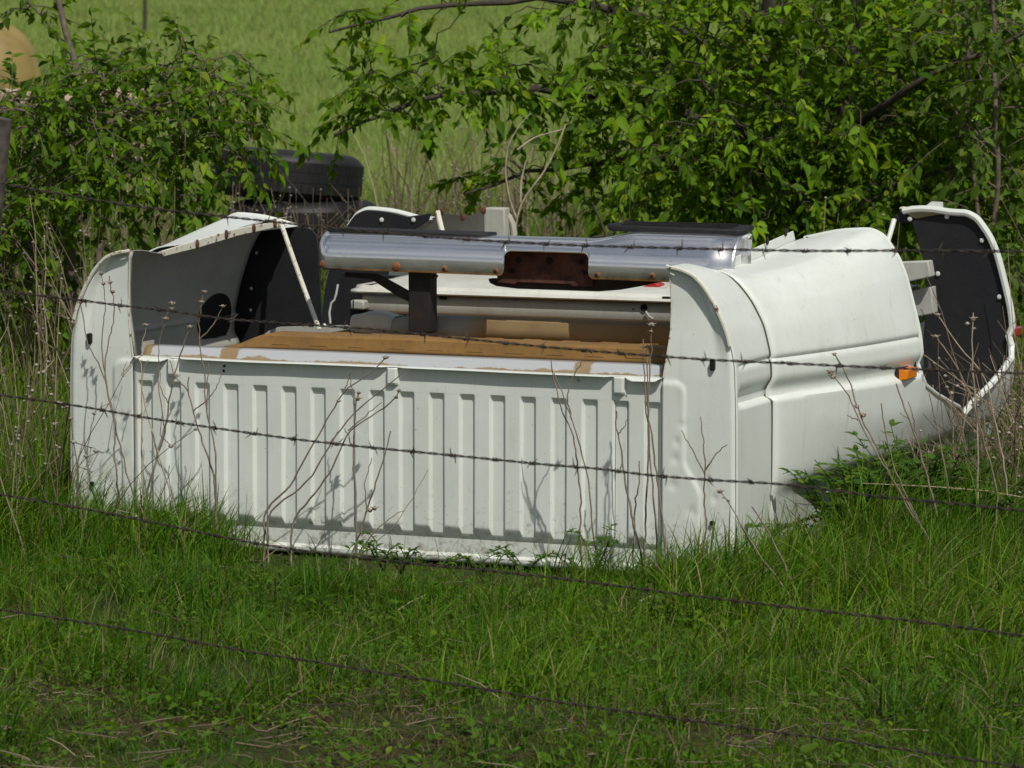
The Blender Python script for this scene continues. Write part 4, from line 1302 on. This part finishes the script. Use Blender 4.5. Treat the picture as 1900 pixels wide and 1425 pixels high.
# yellow tank far behind the bush
tk = empty('storage_tank', tuple(atD(-250, 357, 30) * np.array([1, 1, 0])))
tag(tk, 'yellowish rounded tank standing in the meadow behind the bush', 'tank')
P = []
cz, rr = 0.80, 0.46
xs_, rs_ = [], []
for t in np.linspace(-1, 1, 41):
    xx = t * 1.35
    e = max(0, abs(xx) - 0.95) / 0.40
    xs_.append(xx); rs_.append(max(0.001, rr * math.sqrt(max(0, 1 - e * e))))
for xx, r_ in zip(xs_, rs_):
    P.append([(xx, r_ * math.cos(a), cz + gz(tk.location.x, 30) + r_ * math.sin(a)) for a in np.linspace(0, 2 * np.pi, 32, endpoint=False)])
MB().grid(np.array(P), close=True).build('shell', M['tank'], tk, angle=70)
for sx_ in (-.8, .8):
    MB().box(sx_ - .04, sx_ + .04, -.3, .3, -.1, cz - .33).build('leg', M['darkrust'], tk, bevel=.01)
tk.location.z = 0

# pinkish stones piled behind the bush
random.seed(5)
for i, (x, y) in enumerate(((50, 196), (85, 205), (110, 172), (118, 186), (135, 200), (168, 168), (176, 182), (190, 190), (240, 184), (30, 180), (60, 230), (120, 232), (180, 228), (220, 225), (90, 262), (150, 262), (200, 258), (60, 292), (120, 295), (180, 292), (235, 262), (240, 295))):
    D = 22 + random.uniform(-.2, .3)
    c = atD(x, y, D)
    mb = MB().box(-.10, .10, -.08, .08, -.055, .055)
    mb.v = [tuple(q_ * random.uniform(.65, 1.15) for q_ in v) for v in mb.v]
    o = mb.build('stone_block', M['stone'], None, smooth=False, bevel=.012)
    o.location = tuple(c); o.rotation_euler = (random.uniform(-.25, .25), random.uniform(-.25, .25), random.uniform(0, 3))
    tag(o, 'rough pinkish stone block in the heap behind the bush', 'stone', 'stones heaped behind the bush')

# far fence post and shrub on the meadow
b = atD(268, 18, 62)
pz = float(gz(b[0], 62))
po = empty('meadow_post', (b[0], 62, pz)); tag(po, 'lone dark post standing far up the meadow', 'post')
MB().tube([(0, 0, -.2), (.01, 0, .5), (0, .01, 1.2)], [.035, .032, .03], 7).build('shaft', M['bark_dark'], po)
MB().tube([(-.04, 0, 1.05), (.04, 0, 1.06)], .006, 5).build('staple', M['wire'], po)

# ------------------------------------------------------------------ dry weed stalks traced where they stand before the bed
STALKS = [
    # (plane before the panel, [polylines], seed heads, pale?, label)
    (-.14, [[(403, 994), (398, 893), (394, 867), (378, 827), (359, 764), (349, 726), (351, 699)], [(349, 726), (322, 694), (315, 669)], [(359, 764), (383, 741), (400, 725), (412, 690)]], [], 0, 'dark forked dry stalk with two side twigs before the ribbed panel, beneath the sill'),
    (-.17, [[(400, 1000), (402, 837), (390, 792), (382, 751), (381, 700), (370, 632), (368, 586), (379, 541)], [(370, 632), (398, 600), (413, 570)], [(384, 760), (386, 673)]], [(379, 541), (374, 560), (413, 568)], 0, 'slender dry stalk with small seed heads crossing the filler hole'),
    (-.12, [[(262, 960), (277, 898), (293, 848), (307, 798), (313, 746), (323, 698), (337, 648), (352, 610)], [(293, 848), (284, 810), (282, 790)], [(307, 800), (299, 752), (293, 705), (295, 634), (308, 591), (319, 563)], [(313, 750), (298, 722), (297, 690)]], [(319, 563), (318, 572), (308, 591), (352, 606)], 0, 'thick twisted dry stalk with branching seed heads before the leftmost ribs'),
    (-.15, [[(224, 960), (221, 938), (216, 882), (211, 832), (214, 800), (216, 791), (198, 716), (195, 678), (196, 655), (210, 600), (212, 560), (209, 545), (203, 512)], [(198, 716), (188, 640), (196, 560), (192, 530), (186, 492)]], [(209, 541), (205, 524), (192, 526), (188, 508)], 0, 'dry stalk with two seed headed stems before the rounded end post of the panel'),
    (-.20, [[(300, 1000), (267, 968), (238, 887), (221, 817), (203, 746), (193, 698), (180, 670), (163, 640), (149, 560)]], [(150, 561)], 0, 'long dry stalk slanting across the rounded end post with one small head'),
    (-.22, [[(340, 1000), (310, 893), (284, 807), (262, 723), (264, 690), (275, 668)]], [], 1, 'pale straw stem leaning before the first rib'),
    (-.16, [[(262, 648), (240, 680), (225, 695)], [(262, 648), (272, 602)]], [(270, 603)], 1, 'short pale twig with a small head against the end post edge'),
    (-.18, [[(490, 948), (537, 903), (595, 800), (598, 792), (638, 726), (705, 678), (716, 663)], [(640, 724), (652, 690)]], [(716, 663), (628, 744)], 0, 'dark dry stalk arching over the middle ribs up to the sill'),
    (-.20, [[(497, 952), (577, 889), (613, 822), (660, 763), (716, 718), (749, 689)], [(613, 822), (628, 800)]], [], 0, 'dry stalk arching beside its twin over the middle ribs'),
    (-.16, [[(541, 966), (609, 885), (646, 799), (705, 762), (738, 737), (742, 722)], [(646, 799), (680, 770), (708, 747)]], [(735, 737), (740, 725)], 0, 'dry stalk ending in two round seed heads before the middle ribs'),
    (-.14, [[(662, 1000), (660, 912), (655, 829), (660, 755), (666, 729)], [(660, 760), (648, 700), (652, 688)], [(655, 830), (640, 795)]], [(666, 729), (664, 740)], 0, 'thin upright dry stalk before the middle ribs'),
    (-.25, [[(650, 1035), (668, 990), (680, 945), (710, 860), (725, 800)], [(680, 950), (676, 900), (690, 850)]], [(695, 943), (686, 947)], 0, 'small branching dry stalk with twin brown heads low before the ribs'),
    (-.22, [[(655, 1040), (700, 980), (740, 950), (752, 947)], [(655, 1040), (735, 975), (795, 870)]], [], 1, 'pale broken straw lying up against the foot of the ribs'),
    (-.15, [[(1082, 1072), (1078, 1029), (1077, 903), (1069, 840), (1066, 810), (1040, 756), (1027, 704), (1023, 667)]], [], 0, 'long thin dry stalk bowing over the right hand ribs'),
    (-.17, [[(1105, 1010), (1101, 987), (1093, 903), (1085, 863), (1064, 785), (1040, 722), (1028, 692)], [(1062, 780), (1052, 740), (1055, 715), (1085, 660), (1098, 650)]], [(1098, 652)], 0, 'dark dry stalk with one high curving twig before the right hand ribs'),
    (-.15, [[(1192, 1040), (1190, 1029), (1175, 970), (1160, 893), (1154, 842), (1143, 794), (1144, 762)], [(1147, 806), (1158, 792), (1164, 777)]], [], 0, 'dry stalk with a single short fork before the last ribs'),
    (-.13, [[(1174, 1030), (1176, 1004), (1179, 935), (1187, 882), (1186, 855)]], [], 0, 'short bare dry stalk broken off below the wire'),
    (-.16, [[(1196, 1030), (1197, 1002), (1202, 893), (1204, 817), (1196, 718), (1193, 629)]], [], 0, 'straight bare dry stalk reaching the sill beside the smooth end post'),
    (-.19, [[(1220, 1030), (1219, 992), (1208, 872), (1201, 747), (1201, 640)]], [], 0, 'dry stalk crossing its neighbours beside the smooth end post'),
    (-.22, [[(1236, 1030), (1233, 1000), (1225, 935), (1217, 861), (1204, 775), (1203, 726), (1208, 659), (1209, 606)]], [(1209, 602), (1208, 615)], 0, 'tall dry stalk topped with a pale seed head against the tailgate'),
    (-.18, [[(1304, 1040), (1306, 1008), (1312, 966), (1307, 935), (1308, 882), (1309, 853)], [(1308, 880), (1290, 845), (1264, 798)], [(1309, 856), (1303, 800), (1300, 773)], [(1309, 872), (1328, 842), (1349, 825)]], [], 0, 'three pronged dry stalk before the smooth end post'),
    (-.45, [[(1595, 1262), (1569, 1229), (1479, 1122), (1399, 1015), (1360, 945), (1336, 912)], [(1354, 930), (1340, 922)]], [(1336, 912)], 0, 'long brown stem leaning from the grass towards the end post corner'),
    (-.40, [[(1540, 1220), (1500, 1150), (1440, 1010), (1395, 940)]], [], 0, 'thin stem leaning beside the long brown one in the grass'),
]
STALKS_W = [   # stalks standing beside the flare: traced at a distance of their own
    (10.15, [[(1860, 1185), (1846, 1167), (1757, 1055), (1676, 921), (1630, 849), (1605, 800), (1592, 780), (1581, 744), (1560, 715), (1539, 689)], [(1592, 780), (1572, 770)]], [(1545, 699), (1541, 690)], 0, 'long leaning stalk with seed heads before the flare beneath the amber lamp'),
    (10.2, [[(1800, 1140), (1720, 1000), (1660, 900), (1631, 840), (1598, 774), (1583, 737), (1579, 707), (1548, 656)]], [(1548, 657), (1590, 754), (1601, 770)], 0, 'leaning stalk ending in a round head on the flare crease'),
    (10.3, [[(1730, 1020), (1700, 960), (1660, 870), (1648, 822), (1640, 790), (1635, 748)]], [], 0, 'bare dark stalk before the lower flare'),
    (10.4, [[(1740, 960), (1706, 830), (1688, 780), (1672, 740), (1663, 712)], [(1688, 780), (1670, 765)], [(1700, 812), (1695, 775), (1685, 745)]], [], 0, 'forked dark stalk rising to just under the amber lamp'),
    (10.6, [[(1815, 800), (1805, 700), (1803, 640), (1806, 580)]], [(1806, 591), (1807, 610)], 1, 'upright stalk with ringed seed heads before the black splash panel'),
    (10.6, [[(1870, 900), (1830, 700), (1790, 655), (1764, 620), (1740, 583), (1730, 578)]], [(1740, 584)], 1, 'curving pale stalk across the black splash panel'),
    (10.5, [[(1850, 900), (1800, 730), (1770, 670), (1736, 625)]], [(1736, 624)], 0, 'thin dark stalk slanting over the black splash panel'),
    (10.4, [[(1760, 900), (1740, 800), (1727, 740), (1724, 730)]], [], 0, 'short stub of stalk at the edge of the flare'),
]
def dry_stalk(to3, polys, heads, pale, label, idx):
    r_ = random.Random(idx)
    P0_ = to3(*polys[0][0])
    base = np.array([P0_[0], P0_[1], 0.0])
    root = empty('dry_weed_stalk', tuple(base)); tag(root, label, 'weed stalk', 'dry stalks before the truck bed')
    m_ = M['pale_stalk'] if pale else M['stalk']
    for i, pl in enumerate(polys):
        P = np.array([to3(x, y) for x, y in pl])
        if i == 0:
            P = np.concatenate([[[P[0, 0], P[0, 1] - .01, min(0, P[0, 2]) - .03]], P])
        k = np.concatenate([[0], np.cumsum(np.linalg.norm(np.diff(P, axis=0), axis=1))])
        f_ = np.linspace(0, k[-1], max(8, 4 * len(P)))
        Q = np.stack([np.interp(f_, k, P[:, j]) for j in range(3)], -1)
        Q[1:-1] = .25 * Q[:-2] + .5 * Q[1:-1] + .25 * Q[2:]
        Q[1:-1] += rng.normal(0, .0012, Q[1:-1].shape)
        rr = (0.0033 if i == 0 else 0.0021) * (0.8 if pale else 1) * r_.uniform(.85, 1.15)
        V, T = tubes_np([(Q - base, np.linspace(rr, rr * .5, len(Q)))], 5)
        o = np_mesh('stem' if i == 0 else 'twig', V, T, None, m_, root)
        o.data.polygons.foreach_set('use_smooth', np.ones(len(o.data.polygons), bool))
    for (x, y) in heads:
        c = np.array(to3(x, y)) - base
        rr = r_.uniform(.0055, .0085)
        mb = MB().ball(tuple(c), rr, 7, 5, (1, 1, .62))
        mb.v = [tuple(np.array(v) + np.array([r_.uniform(-1, 1) for _ in range(3)]) * rr * .22) for v in mb.v]
        for q_ in range(5):
            a = q_ * 1.256 + r_.random()
            e = c + np.array([math.cos(a) * rr * 1.7, math.sin(a) * rr * 1.7, rr * .4])
            mb.tube([tuple(c), tuple(e)], [rr * .25, rr * .08], 3)
        mb.build('seed_head', M['seed'], root)
for i, (v, polys, heads, pale, label) in enumerate(STALKS):
    dry_stalk(lambda x, y, v=v: l2w(onY(x, y, v)), polys, heads, pale, label, i)
for i, (D, polys, heads, pale, label) in enumerate(STALKS_W):
    dry_stalk(lambda x, y, D=D: atD(x, y, D), polys, heads, pale, label, 100 + i)

# ------------------------------------------------------------------ thickets of dead stems (nobody could count them)
def thicket(name, label, boxes, m_cols, heads=0.5):
    parts = []
    for (x0, x1, y0, y1, n, h0, h1, lean, r0) in boxes:
        x = rng.uniform(x0, x1, n); y = rng.uniform(y0, y1, n); z = gz(x, y)
        h = rng.uniform(h0, h1, n)
        az = rng.uniform(0, 6.283, n); ln = np.abs(rng.normal(0, lean, n))
        paths, hv = [], []
        for i in range(n):
            t = np.linspace(0, 1, 7)
            d = np.array([math.cos(az[i]), math.sin(az[i]), 0])
            P = np.array([x[i], y[i], z[i] - .02]) + np.outer(t ** 1.4 * ln[i] * h[i], d) + np.outer(t * h[i] * (1 - .25 * min(ln[i], 1.6) * t), [0, 0, 1])
            P[1:] += np.cumsum(rng.normal(0, .010 * h[i], (6, 3)), 0)
            paths.append((P, np.linspace(r0, r0 * .45, 7) * rng.uniform(.7, 1.3)))
            for _ in range(rng.integers(0, 4)):
                k = rng.integers(2, 6)
                d2 = unit(rng.normal(0, 1, 3) + np.array([0, 0, .9])); L = rng.uniform(.06, .2) * h[i]
                paths.append((np.array([P[k], P[k] + d2 * L * .5 + rng.normal(0, .01, 3), P[k] + d2 * L + np.array([0, 0, .1 * L])]), np.array([r0 * .6, r0 * .5, r0 * .3])))
                if rng.random() < heads:
                    hv.append(P[k] + d2 * L)
            if rng.random() < heads:
                hv += [P[-1], P[-2]]
        V, T = tubes_np(paths, 3)
        cc = np.array(m_cols[rng.integers(0, len(m_cols))])
        cnts = [len(p_[0]) * 3 for p_ in paths]
        tone = np.repeat(rng.uniform(.6, 1.3, len(paths)), cnts)[:, None]
        sel = np.repeat(rng.integers(0, len(m_cols), len(paths)), cnts)
        parts.append((V, T, np.array(m_cols)[sel] * tone))
        if hv:
            hv = np.array(hv); N = len(hv)
            oc = np.array([(1, 0, 0), (0, 1, 0), (-1, 0, 0), (0, -1, 0), (0, 0, .7), (0, 0, -.7)])
            rr = rng.uniform(.005, .0095, N)
            Vh = (hv[:, None] + oc[None] * rr[:, None, None]).reshape(-1, 3)
            tr_ = np.array([(0, 1, 4), (1, 2, 4), (2, 3, 4), (3, 0, 4), (1, 0, 5), (2, 1, 5), (3, 2, 5), (0, 3, 5)])
            Th = (np.arange(N)[:, None, None] * 6 + tr_[None]).reshape(-1, 3)
            parts.append((Vh, Th, np.repeat(np.array([[.36, .32, .27]]) * rng.uniform(.7, 1.2, (N, 1)), 6, 0)))
    V, T, C = cat_mesh(parts)
    o = np_mesh(name, V, T, C, M['straw'])
    tag(o, label, 'dry weeds', kind='stuff')
DRY = [(.24, .19, .13), (.18, .135, .095), (.30, .25, .17), (.14, .11, .085)]
thicket('dry_weeds', 'tangle of dead grey weed stems with pale seed heads beside the end post', [(-1.95, -1.20, 11.0, 12.2, 60, .35, .75, .25, .0026), (-2.4, -1.25, 12.2, 15, 170, .4, .95, .35, .0026), (-1.5, -1.13, 10.6, 11.3, 26, .3, .65, .35, .0024), (-2.3, -1.0, 15.8, 18.5, 150, .3, .85, .45, .004)], DRY)
thicket('dry_bramble', 'brown tangle of dead stems at the rear of the flare', [(1.25, 1.95, 10.8, 12.0, 420, .18, .60, .9, .0028), (1.45, 2.2, 11.2, 13.5, 90, .3, .9, .5, .0026), (1.12, 1.5, 10.75, 11.2, 130, .14, .42, .9, .0026)], DRY, .15)
thicket('dry_meadow_weeds', 'thin dead weeds standing round the tyre stack at the meadow edge', [(-1.6, -.45, 18.9, 19.5, 110, .4, .66, .35, .0035), (-.75, .35, 18.5, 24, 230, .4, 1.0, .35, .0042), (-2.6, -1.2, 19.5, 23, 120, .4, .9, .35, .0042), (.4, 2.6, 14.5, 20, 90, .4, .9, .35, .003)], DRY + [(.30, .28, .16)], .35)

# ------------------------------------------------------------------ grass
def in_bed(x, y, pad=0.0):
    dx, dy = x - BED_X, y - BED_Y
    u, v = cy * dx - sy * dy, sy * dx + cy * dy
    return (u > -2.0 - pad) & (u < 0.0 + pad) & (v > -pad) & (v < 2.45 + pad)

def bedlocal(x, y):
    dx, dy = x - BED_X, y - BED_Y
    return cy * dx - sy * dy, sy * dx + cy * dy

def px_of(x, y, z=0):
    Z = z - CAM_H
    dep = y * cp - Z * sp; up = y * sp + Z * cp
    return 950 + FPX * x / dep, 712.5 - FPX * up / dep

def dirt_mask(x, y):
    """bare or trodden ground near the fence: 1 = bare"""
    d = sstep(8.9, 8.1, y + 0.28 * x + 0.5 * (vnoise(x, y, .5, 15) - .5))
    pat = vnoise(x, y, .34, 17) * .65 + vnoise(x, y, .12, 18) * .35
    return d * sstep(.42, .62, pat) * sstep(.5, -.5, x)

GREENS = np.array([(.056, .154, .005), (.078, .188, .007), (.114, .226, .010), (.033, .102, .005), (.142, .216, .024)])
def grass_cols(n, x, y, dry=0.06):
    c = GREENS[rng.integers(0, len(GREENS), n)] * rng.uniform(.75, 1.2, (n, 1))
    t = vnoise(x, y, .7, 25)[:, None] * .6 + vnoise(x, y, .13, 26)[:, None] * .6 - .1
    c = c * (1 + (t - .5) * np.array([.9, .55, .5]))
    d = rng.random(n) < dry
    c[d] = np.array([.26, .21, .10]) * rng.uniform(.6, 1.2, (d.sum(), 1))
    return c

parts = []
# carpet in front of and around the bed
n = 300000
x, y = rng.uniform(-2.9, 2.9, n), rng.uniform(6.4, 13.6, n)
keep = np.abs(x) < 0.142 * y + .85
x, y = x[keep], y[keep]
dm = dirt_mask(x, y)
tuft = vnoise(x, y, .09, 33) * .6 + vnoise(x, y, .3, 34) * .4
keep = (rng.random(len(x)) > dm * .72) & (rng.random(len(x)) < .35 + 1.0 * sstep(.3, .6, tuft)) & ~in_bed(x, y, -.01)
x, y, tuft, dm = x[keep], y[keep], tuft[keep], dm[keep]
n = len(x)
u, v = bedlocal(x, y)
near_bed = sstep(.75, .05, -v) * sstep(-2.5, -2.1, u)
mid = sstep(-1.50, -1.30, u) * sstep(-.20, -.38, u) * sstep(.70, .30, -v) * (v < 0)
h = (.028 + .055 * rng.random(n)) * (.45 + 1.0 * tuft)
h *= .75 + .55 * sstep(8.0, 9.6, y)
h *= 1 + .35 * near_bed * (.3 + .9 * vnoise(x, y, .35, 41)) + .6 * sstep(-1.0, -1.6, u) * near_bed
rightside = sstep(.05, .35, u) * sstep(-1.2, -.3, v)
h *= 1 + .5 * rightside * (.5 + vnoise(x, y, .4, 43))
h *= 1 - .5 * dm
h *= 1 - .76 * mid
w = rng.uniform(.0018, .0042, n)
az = rng.uniform(0, 6.283, n); lean = np.abs(rng.normal(.55, .5, n))
R_ = np.stack([x, y, gz(x, y) - .006], 1)
parts.append(blades(R_, h, w, az, lean, grass_cols(n, x, y, .05), 3))
# dead blades lying between the living ones near the fence
n = 16000
x, y = rng.uniform(-1.6, 1.6, n), rng.uniform(7.0, 9.9, n)
keep = rng.random(n) < (.25 + .75 * sstep(9.3, 8.3, y + .25 * x)) * sstep(.35, .65, vnoise(x, y, .3, 81))
x, y = x[keep], y[keep]; n = len(x)
cd = np.array([(.20, .155, .075), (.15, .105, .055), (.26, .21, .11)])[rng.integers(0, 3, n)] * rng.uniform(.6, 1.15, (n, 1))
parts.append(blades(np.stack([x, y, gz(x, y) + .002], 1), rng.uniform(.02, .05, n), rng.uniform(.0016, .0034, n), rng.uniform(0, 6.283, n), rng.uniform(.8, 2.2, n), cd, 3))
# long arching blades by the bed and in tufts
def long_tufts(n, xr, yr, cond, h0, h1, w0, w1, lm, dry=.05):
    x, y = rng.uniform(*xr, n), rng.uniform(*yr, n)
    k = cond(x, y) & ~in_bed(x, y, .005)
    x, y = x[k], y[k]; n = len(x)
    parts.append(blades(np.stack([x, y, gz(x, y) - .005], 1), rng.uniform(h0, h1, n), rng.uniform(w0, w1, n), rng.normal(0.0, 1.5, n), np.abs(rng.normal(lm, .35, n)), grass_cols(n, x, y, dry), 4))
def front_band(x, y, lo, hi, d=.5):
    u, v = bedlocal(x, y)
    return (v < -.01) & (v > -d) & (u > lo) & (u < hi)
long_tufts(60000, (-2, 2), (8.5, 12.5), lambda x, y: front_band(x, y, -2.15, -1.36, .50) & (vnoise(x, y, .13, 51) > .34), .09, .25, .003, .006, .6)
long_tufts(30000, (-2, 2), (8.5, 12.5), lambda x, y: front_band(x, y, -2.1, -1.5, .30) & (vnoise(x, y, .10, 55) > .45), .14, .30, .003, .006, .6)
long_tufts(42000, (-2, 2), (8.5, 12.5), lambda x, y: front_band(x, y, -.40, .15, .42) & (vnoise(x, y, .14, 52) > .5), .07, .24, .003, .006, .55)
long_tufts(1500, (-2, 2), (8.5, 12.5), lambda x, y: front_band(x, y, -1.3, -.3, .35) & (vnoise(x, y, .12, 53) > .6), .03, .08, .003, .005, .5)
def right_band(x, y):
    u, v = bedlocal(x, y)
    return (u > .01) & (u < 1.2) & (v > -.9) & (v < 1.7) & ~((u < .19) & (v > .3)) & (vnoise(x, y, .16, 54) > .38)
long_tufts(40000, (0, 2.3), (9, 13.5), right_band, .08, .26, .003, .0055, .7, .10)
def bank(x, y):
    u, v = bedlocal(x, y)
    return (u > .20) & (u < .60) & (v > .05) & (v < 1.5) & (vnoise(x, y, .12, 56) > .4)
long_tufts(26000, (0.4, 2.2), (9.5, 12.5), bank, .16, .38, .003, .006, .55, .06)
def left_band(x, y):
    u, v = bedlocal(x, y)
    return (u < -2.03) & (v > -.9) & (v < 1.5) & ~((u > -2.2) & (v > .3))
long_tufts(40000, (-2.4, -.8), (9.8, 13.5), left_band, .10, .32, .003, .006, .5, .08)
long_tufts(40000, (-1.6, 1.6), (7.3, 10.6), lambda x, y: (vnoise(x, y, .22, 57) * .6 + vnoise(x, y, .07, 58) * .4 > .60) & (dirt_mask(x, y) < .3) & ~front_band(x, y, -1.5, -.22, .75), .07, .17, .0025, .005, .6, .10)
V, T, C = cat_mesh(parts)
o = np_mesh('grass', V, T, C, M['grass'])
tag(o, 'green grass growing round the truck bed and under the fence', 'grass', kind='stuff')

# dead straw and litter lying in the grass
n = 1500
x, y = rng.uniform(-1.7, 1.7, n), rng.uniform(7.2, 10.9, n)
keep = ~in_bed(x, y, .02) & (rng.random(n) < .25 + .75 * sstep(9.2, 8.2, y))
x, y = x[keep], y[keep]; n = len(x)
az = rng.uniform(0, 6.283, n); L = rng.uniform(.03, .16, n); el_ = np.abs(rng.normal(.06, .14, n))
paths = []
for i in range(n):
    d = np.array([math.cos(az[i]) * math.cos(el_[i]), math.sin(az[i]) * math.cos(el_[i]), math.sin(el_[i])])
    p_ = np.array([x[i], y[i], gz(x[i], y[i]) + rng.uniform(.0, .035)])
    paths.append((np.array([p_, p_ + d * L[i] * .5 + rng.normal(0, .006, 3), p_ + d * L[i]]), np.array([.0013, .0012, .0006]) * rng.uniform(.6, 1.5)))
V, T = tubes_np(paths, 3)
cc = np.repeat(np.array(DRY)[rng.integers(0, 4, n)] * rng.uniform(.7, 1.4, (n, 1)), 9, 0)
o = np_mesh('straw_litter', V, T, cc, M['straw'])
tag(o, 'dead straw and broken stems lying in the short grass', 'straw', kind='stuff')

# small broad leaves (clover, dock) among the grass
n = 26000
x, y = rng.uniform(-1.8, 1.8, n), rng.uniform(7.2, 11.3, n)
keep = ~in_bed(x, y, .01) & (vnoise(x, y, .25, 61) > .45) & (~front_band(x, y, -1.5, -.3, .4) | (rng.random(n) < .25))
x, y = x[keep], y[keep]; n = len(x)
pos = np.stack([x, y, gz(x, y) + rng.uniform(.01, .05, n)], 1)
a = rng.uniform(0, 6.283, n)
ax = np.stack([np.cos(a), np.sin(a), rng.uniform(-.1, .9, n)], 1)
ln = rng.uniform(.008, .026, n) * (1 + .8 * (rng.random(n) < .05))
V, T, C = leaves(pos, ax, np.array([0, 0, 1]) + rng.normal(0, .35, (n, 3)), ln, ln * rng.uniform(.35, .7, n), leaf_cols(n, (.045, .12, .008), (.115, .235, .02)))
o = np_mesh('low_weeds', V, T, C, M['leaf'])
tag(o, 'low broad leaved weeds scattered through the grass', 'weeds', kind='stuff')

# leafy weeds beside the flare and the panel's foot, one by one
def leafy_weed(x, y, D, hgt, n_st, label, lsz=.046, spread=.15):
    b = gnd(x, y) if D is None else atD(x, y, D)
    b = np.array([b[0], b[1], 0.0])
    root = empty('leafy_weed', tuple(b)); tag(root, label, 'weed', 'leafy weeds by the truck bed')
    paths, P_, A_, N_ = [], [], [], []
    for s in range(n_st):
        a = rng.uniform(0, 6.283); tip = np.array([math.cos(a) * spread, math.sin(a) * spread, hgt]) * rng.uniform(.6, 1.05)
        t = np.linspace(0, 1, 6)[:, None]
        Q = tip * t * np.array([1, 1, 1]) + np.array([0, 0, .05]) * np.sin(t * 3.14) + rng.normal(0, .004, (6, 3)) * (t > 0)
        paths.append((Q, np.linspace(.0028, .0012, 6)))
        for k in range(9):
            f_ = (k + 1.5) / 10.5
            p_ = np.array([np.interp(f_, t[:, 0], Q[:, j]) for j in range(3)])
            aa = a + (1.5 if k % 2 else -1.5) + rng.normal(0, .6)
            for q_ in range(2):
                P_.append(p_); A_.append([math.cos(aa + q_), math.sin(aa + q_), rng.uniform(-.1, .7)]); N_.append([rng.normal(0, .3), rng.normal(-.2, .3), 1])
    V, T = tubes_np(paths, 4)
    cs = np.tile(np.array([[.09, .15, .03]]), (len(V), 1))
    np_mesh('stem', V, T, cs, M['grass'], root)
    P_, A_, N_ = np.array(P_), np.array(A_), np.array(N_, float)
    lsz = lsz if hgt > .15 else lsz * .5
    ln = rng.uniform(lsz * .6, lsz * 1.15, len(P_))
    V, T, C = leaves(P_, A_, N_, ln, ln * rng.uniform(.35, .5, len(P_)), leaf_cols(len(P_), (.05, .12, .018), (.10, .20, .03)))
    np_mesh('foliage', V, T, C, M['leaf'], root)
WD = [(1478, 1062, None, .13, 5, 'fine cut leafy weed at the corner of the bed below the flare'), (1555, 1042, None, .25, 13, 'leafy weed tucked under the front of the flare'), (1595, 1036, None, .30, 15, 'dense leafy weed under the middle of the flare'),
      (1635, 1030, None, .31, 14, 'leafy weed below the amber lamp'), (1678, 1024, None, .34, 15, 'tall leafy weed under the rear edge of the flare front'), (1720, 1018, None, .31, 13, 'leafy weed at the wheel arch mouth'), (1765, 1025, None, .24, 12, 'leafy weed before the brown bramble'), (1800, 1040, None, .20, 10, 'low leafy weed outside the brown bramble'), (1520, 1050, None, .13, 5, 'low leafy weed before the dark gap under the flare'), (1850, 1010, None, .2, 6, 'leafy weed beside the brown bramble stems'),
      (712, 1060, None, .075, 4, 'small bright leafy weed at the foot of the ribbed panel'), (900, 1080, None, .05, 4, 'low leafy weed under the ribbed panel lip'), (970, 1075, None, .05, 4, 'second low leafy weed under the ribbed panel lip'), (1105, 1075, None, .12, 4, 'feathery green weed before the right hand ribs'), (745, 1065, None, .05, 4, 'tiny leafy weed beside the small bright one')]
for w_ in WD:
    leafy_weed(*w_)

# weeds and tall green growth behind the bed
parts = []
n = 66000
x, y = rng.uniform(-5, 5, n), rng.uniform(12.6, 26, n)
keep = (np.abs(x) < .15 * y + 1.3) & ~in_bed(x, y, .25)
x, y = x[keep], y[keep]; n = len(x)
tf = vnoise(x, y, .5, 71)
h = rng.uniform(.12, .42, n) * (.6 + .8 * tf)
cols = grass_cols(n, x, y, .10) * np.array([1.25, 1.15, 1.2])
parts.append(blades(np.stack([x, y, gz(x, y) - .01], 1), h, rng.uniform(.004, .009, n), rng.uniform(0, 6.283, n), np.abs(rng.normal(.35, .3, n)), cols, 2))
n = 190000
yy = 24 + 80 * rng.random(n) ** 1.35
x = rng.uniform(-1, 1, n) * (.20 * yy + 1.6)
tf = vnoise(x, yy, 2.5, 73) * .6 + vnoise(x, yy, .8, 74) * .4
h = rng.uniform(.08, .22, n) * (.6 + .8 * tf)
band = vnoise(x * .25, yy, 4.0, 75)[:, None]
c0 = np.array([.165, .262, .050]) * (1 - band) + np.array([.265, .335, .095]) * band
cols = c0 * rng.uniform(.75, 1.25, (n, 1))
d = rng.random(n) < .10
cols[d] = np.array([.24, .21, .11]) * rng.uniform(.7, 1.2, (d.sum(), 1))
parts.append(blades(np.stack([x, yy, gz(x, yy) - .02], 1), h, rng.uniform(.006, .013, n) * (.5 + yy / 60), rng.uniform(0, 6.283, n), np.abs(rng.normal(.4, .3, n)), cols, 2, face=rng.normal(0, .6, n)))
V, T, C = cat_mesh(parts)
o = np_mesh('meadow_grass', V, T, C, M['grass'])
tag(o, 'tall pale meadow grass behind the truck bed', 'grass', kind='stuff')
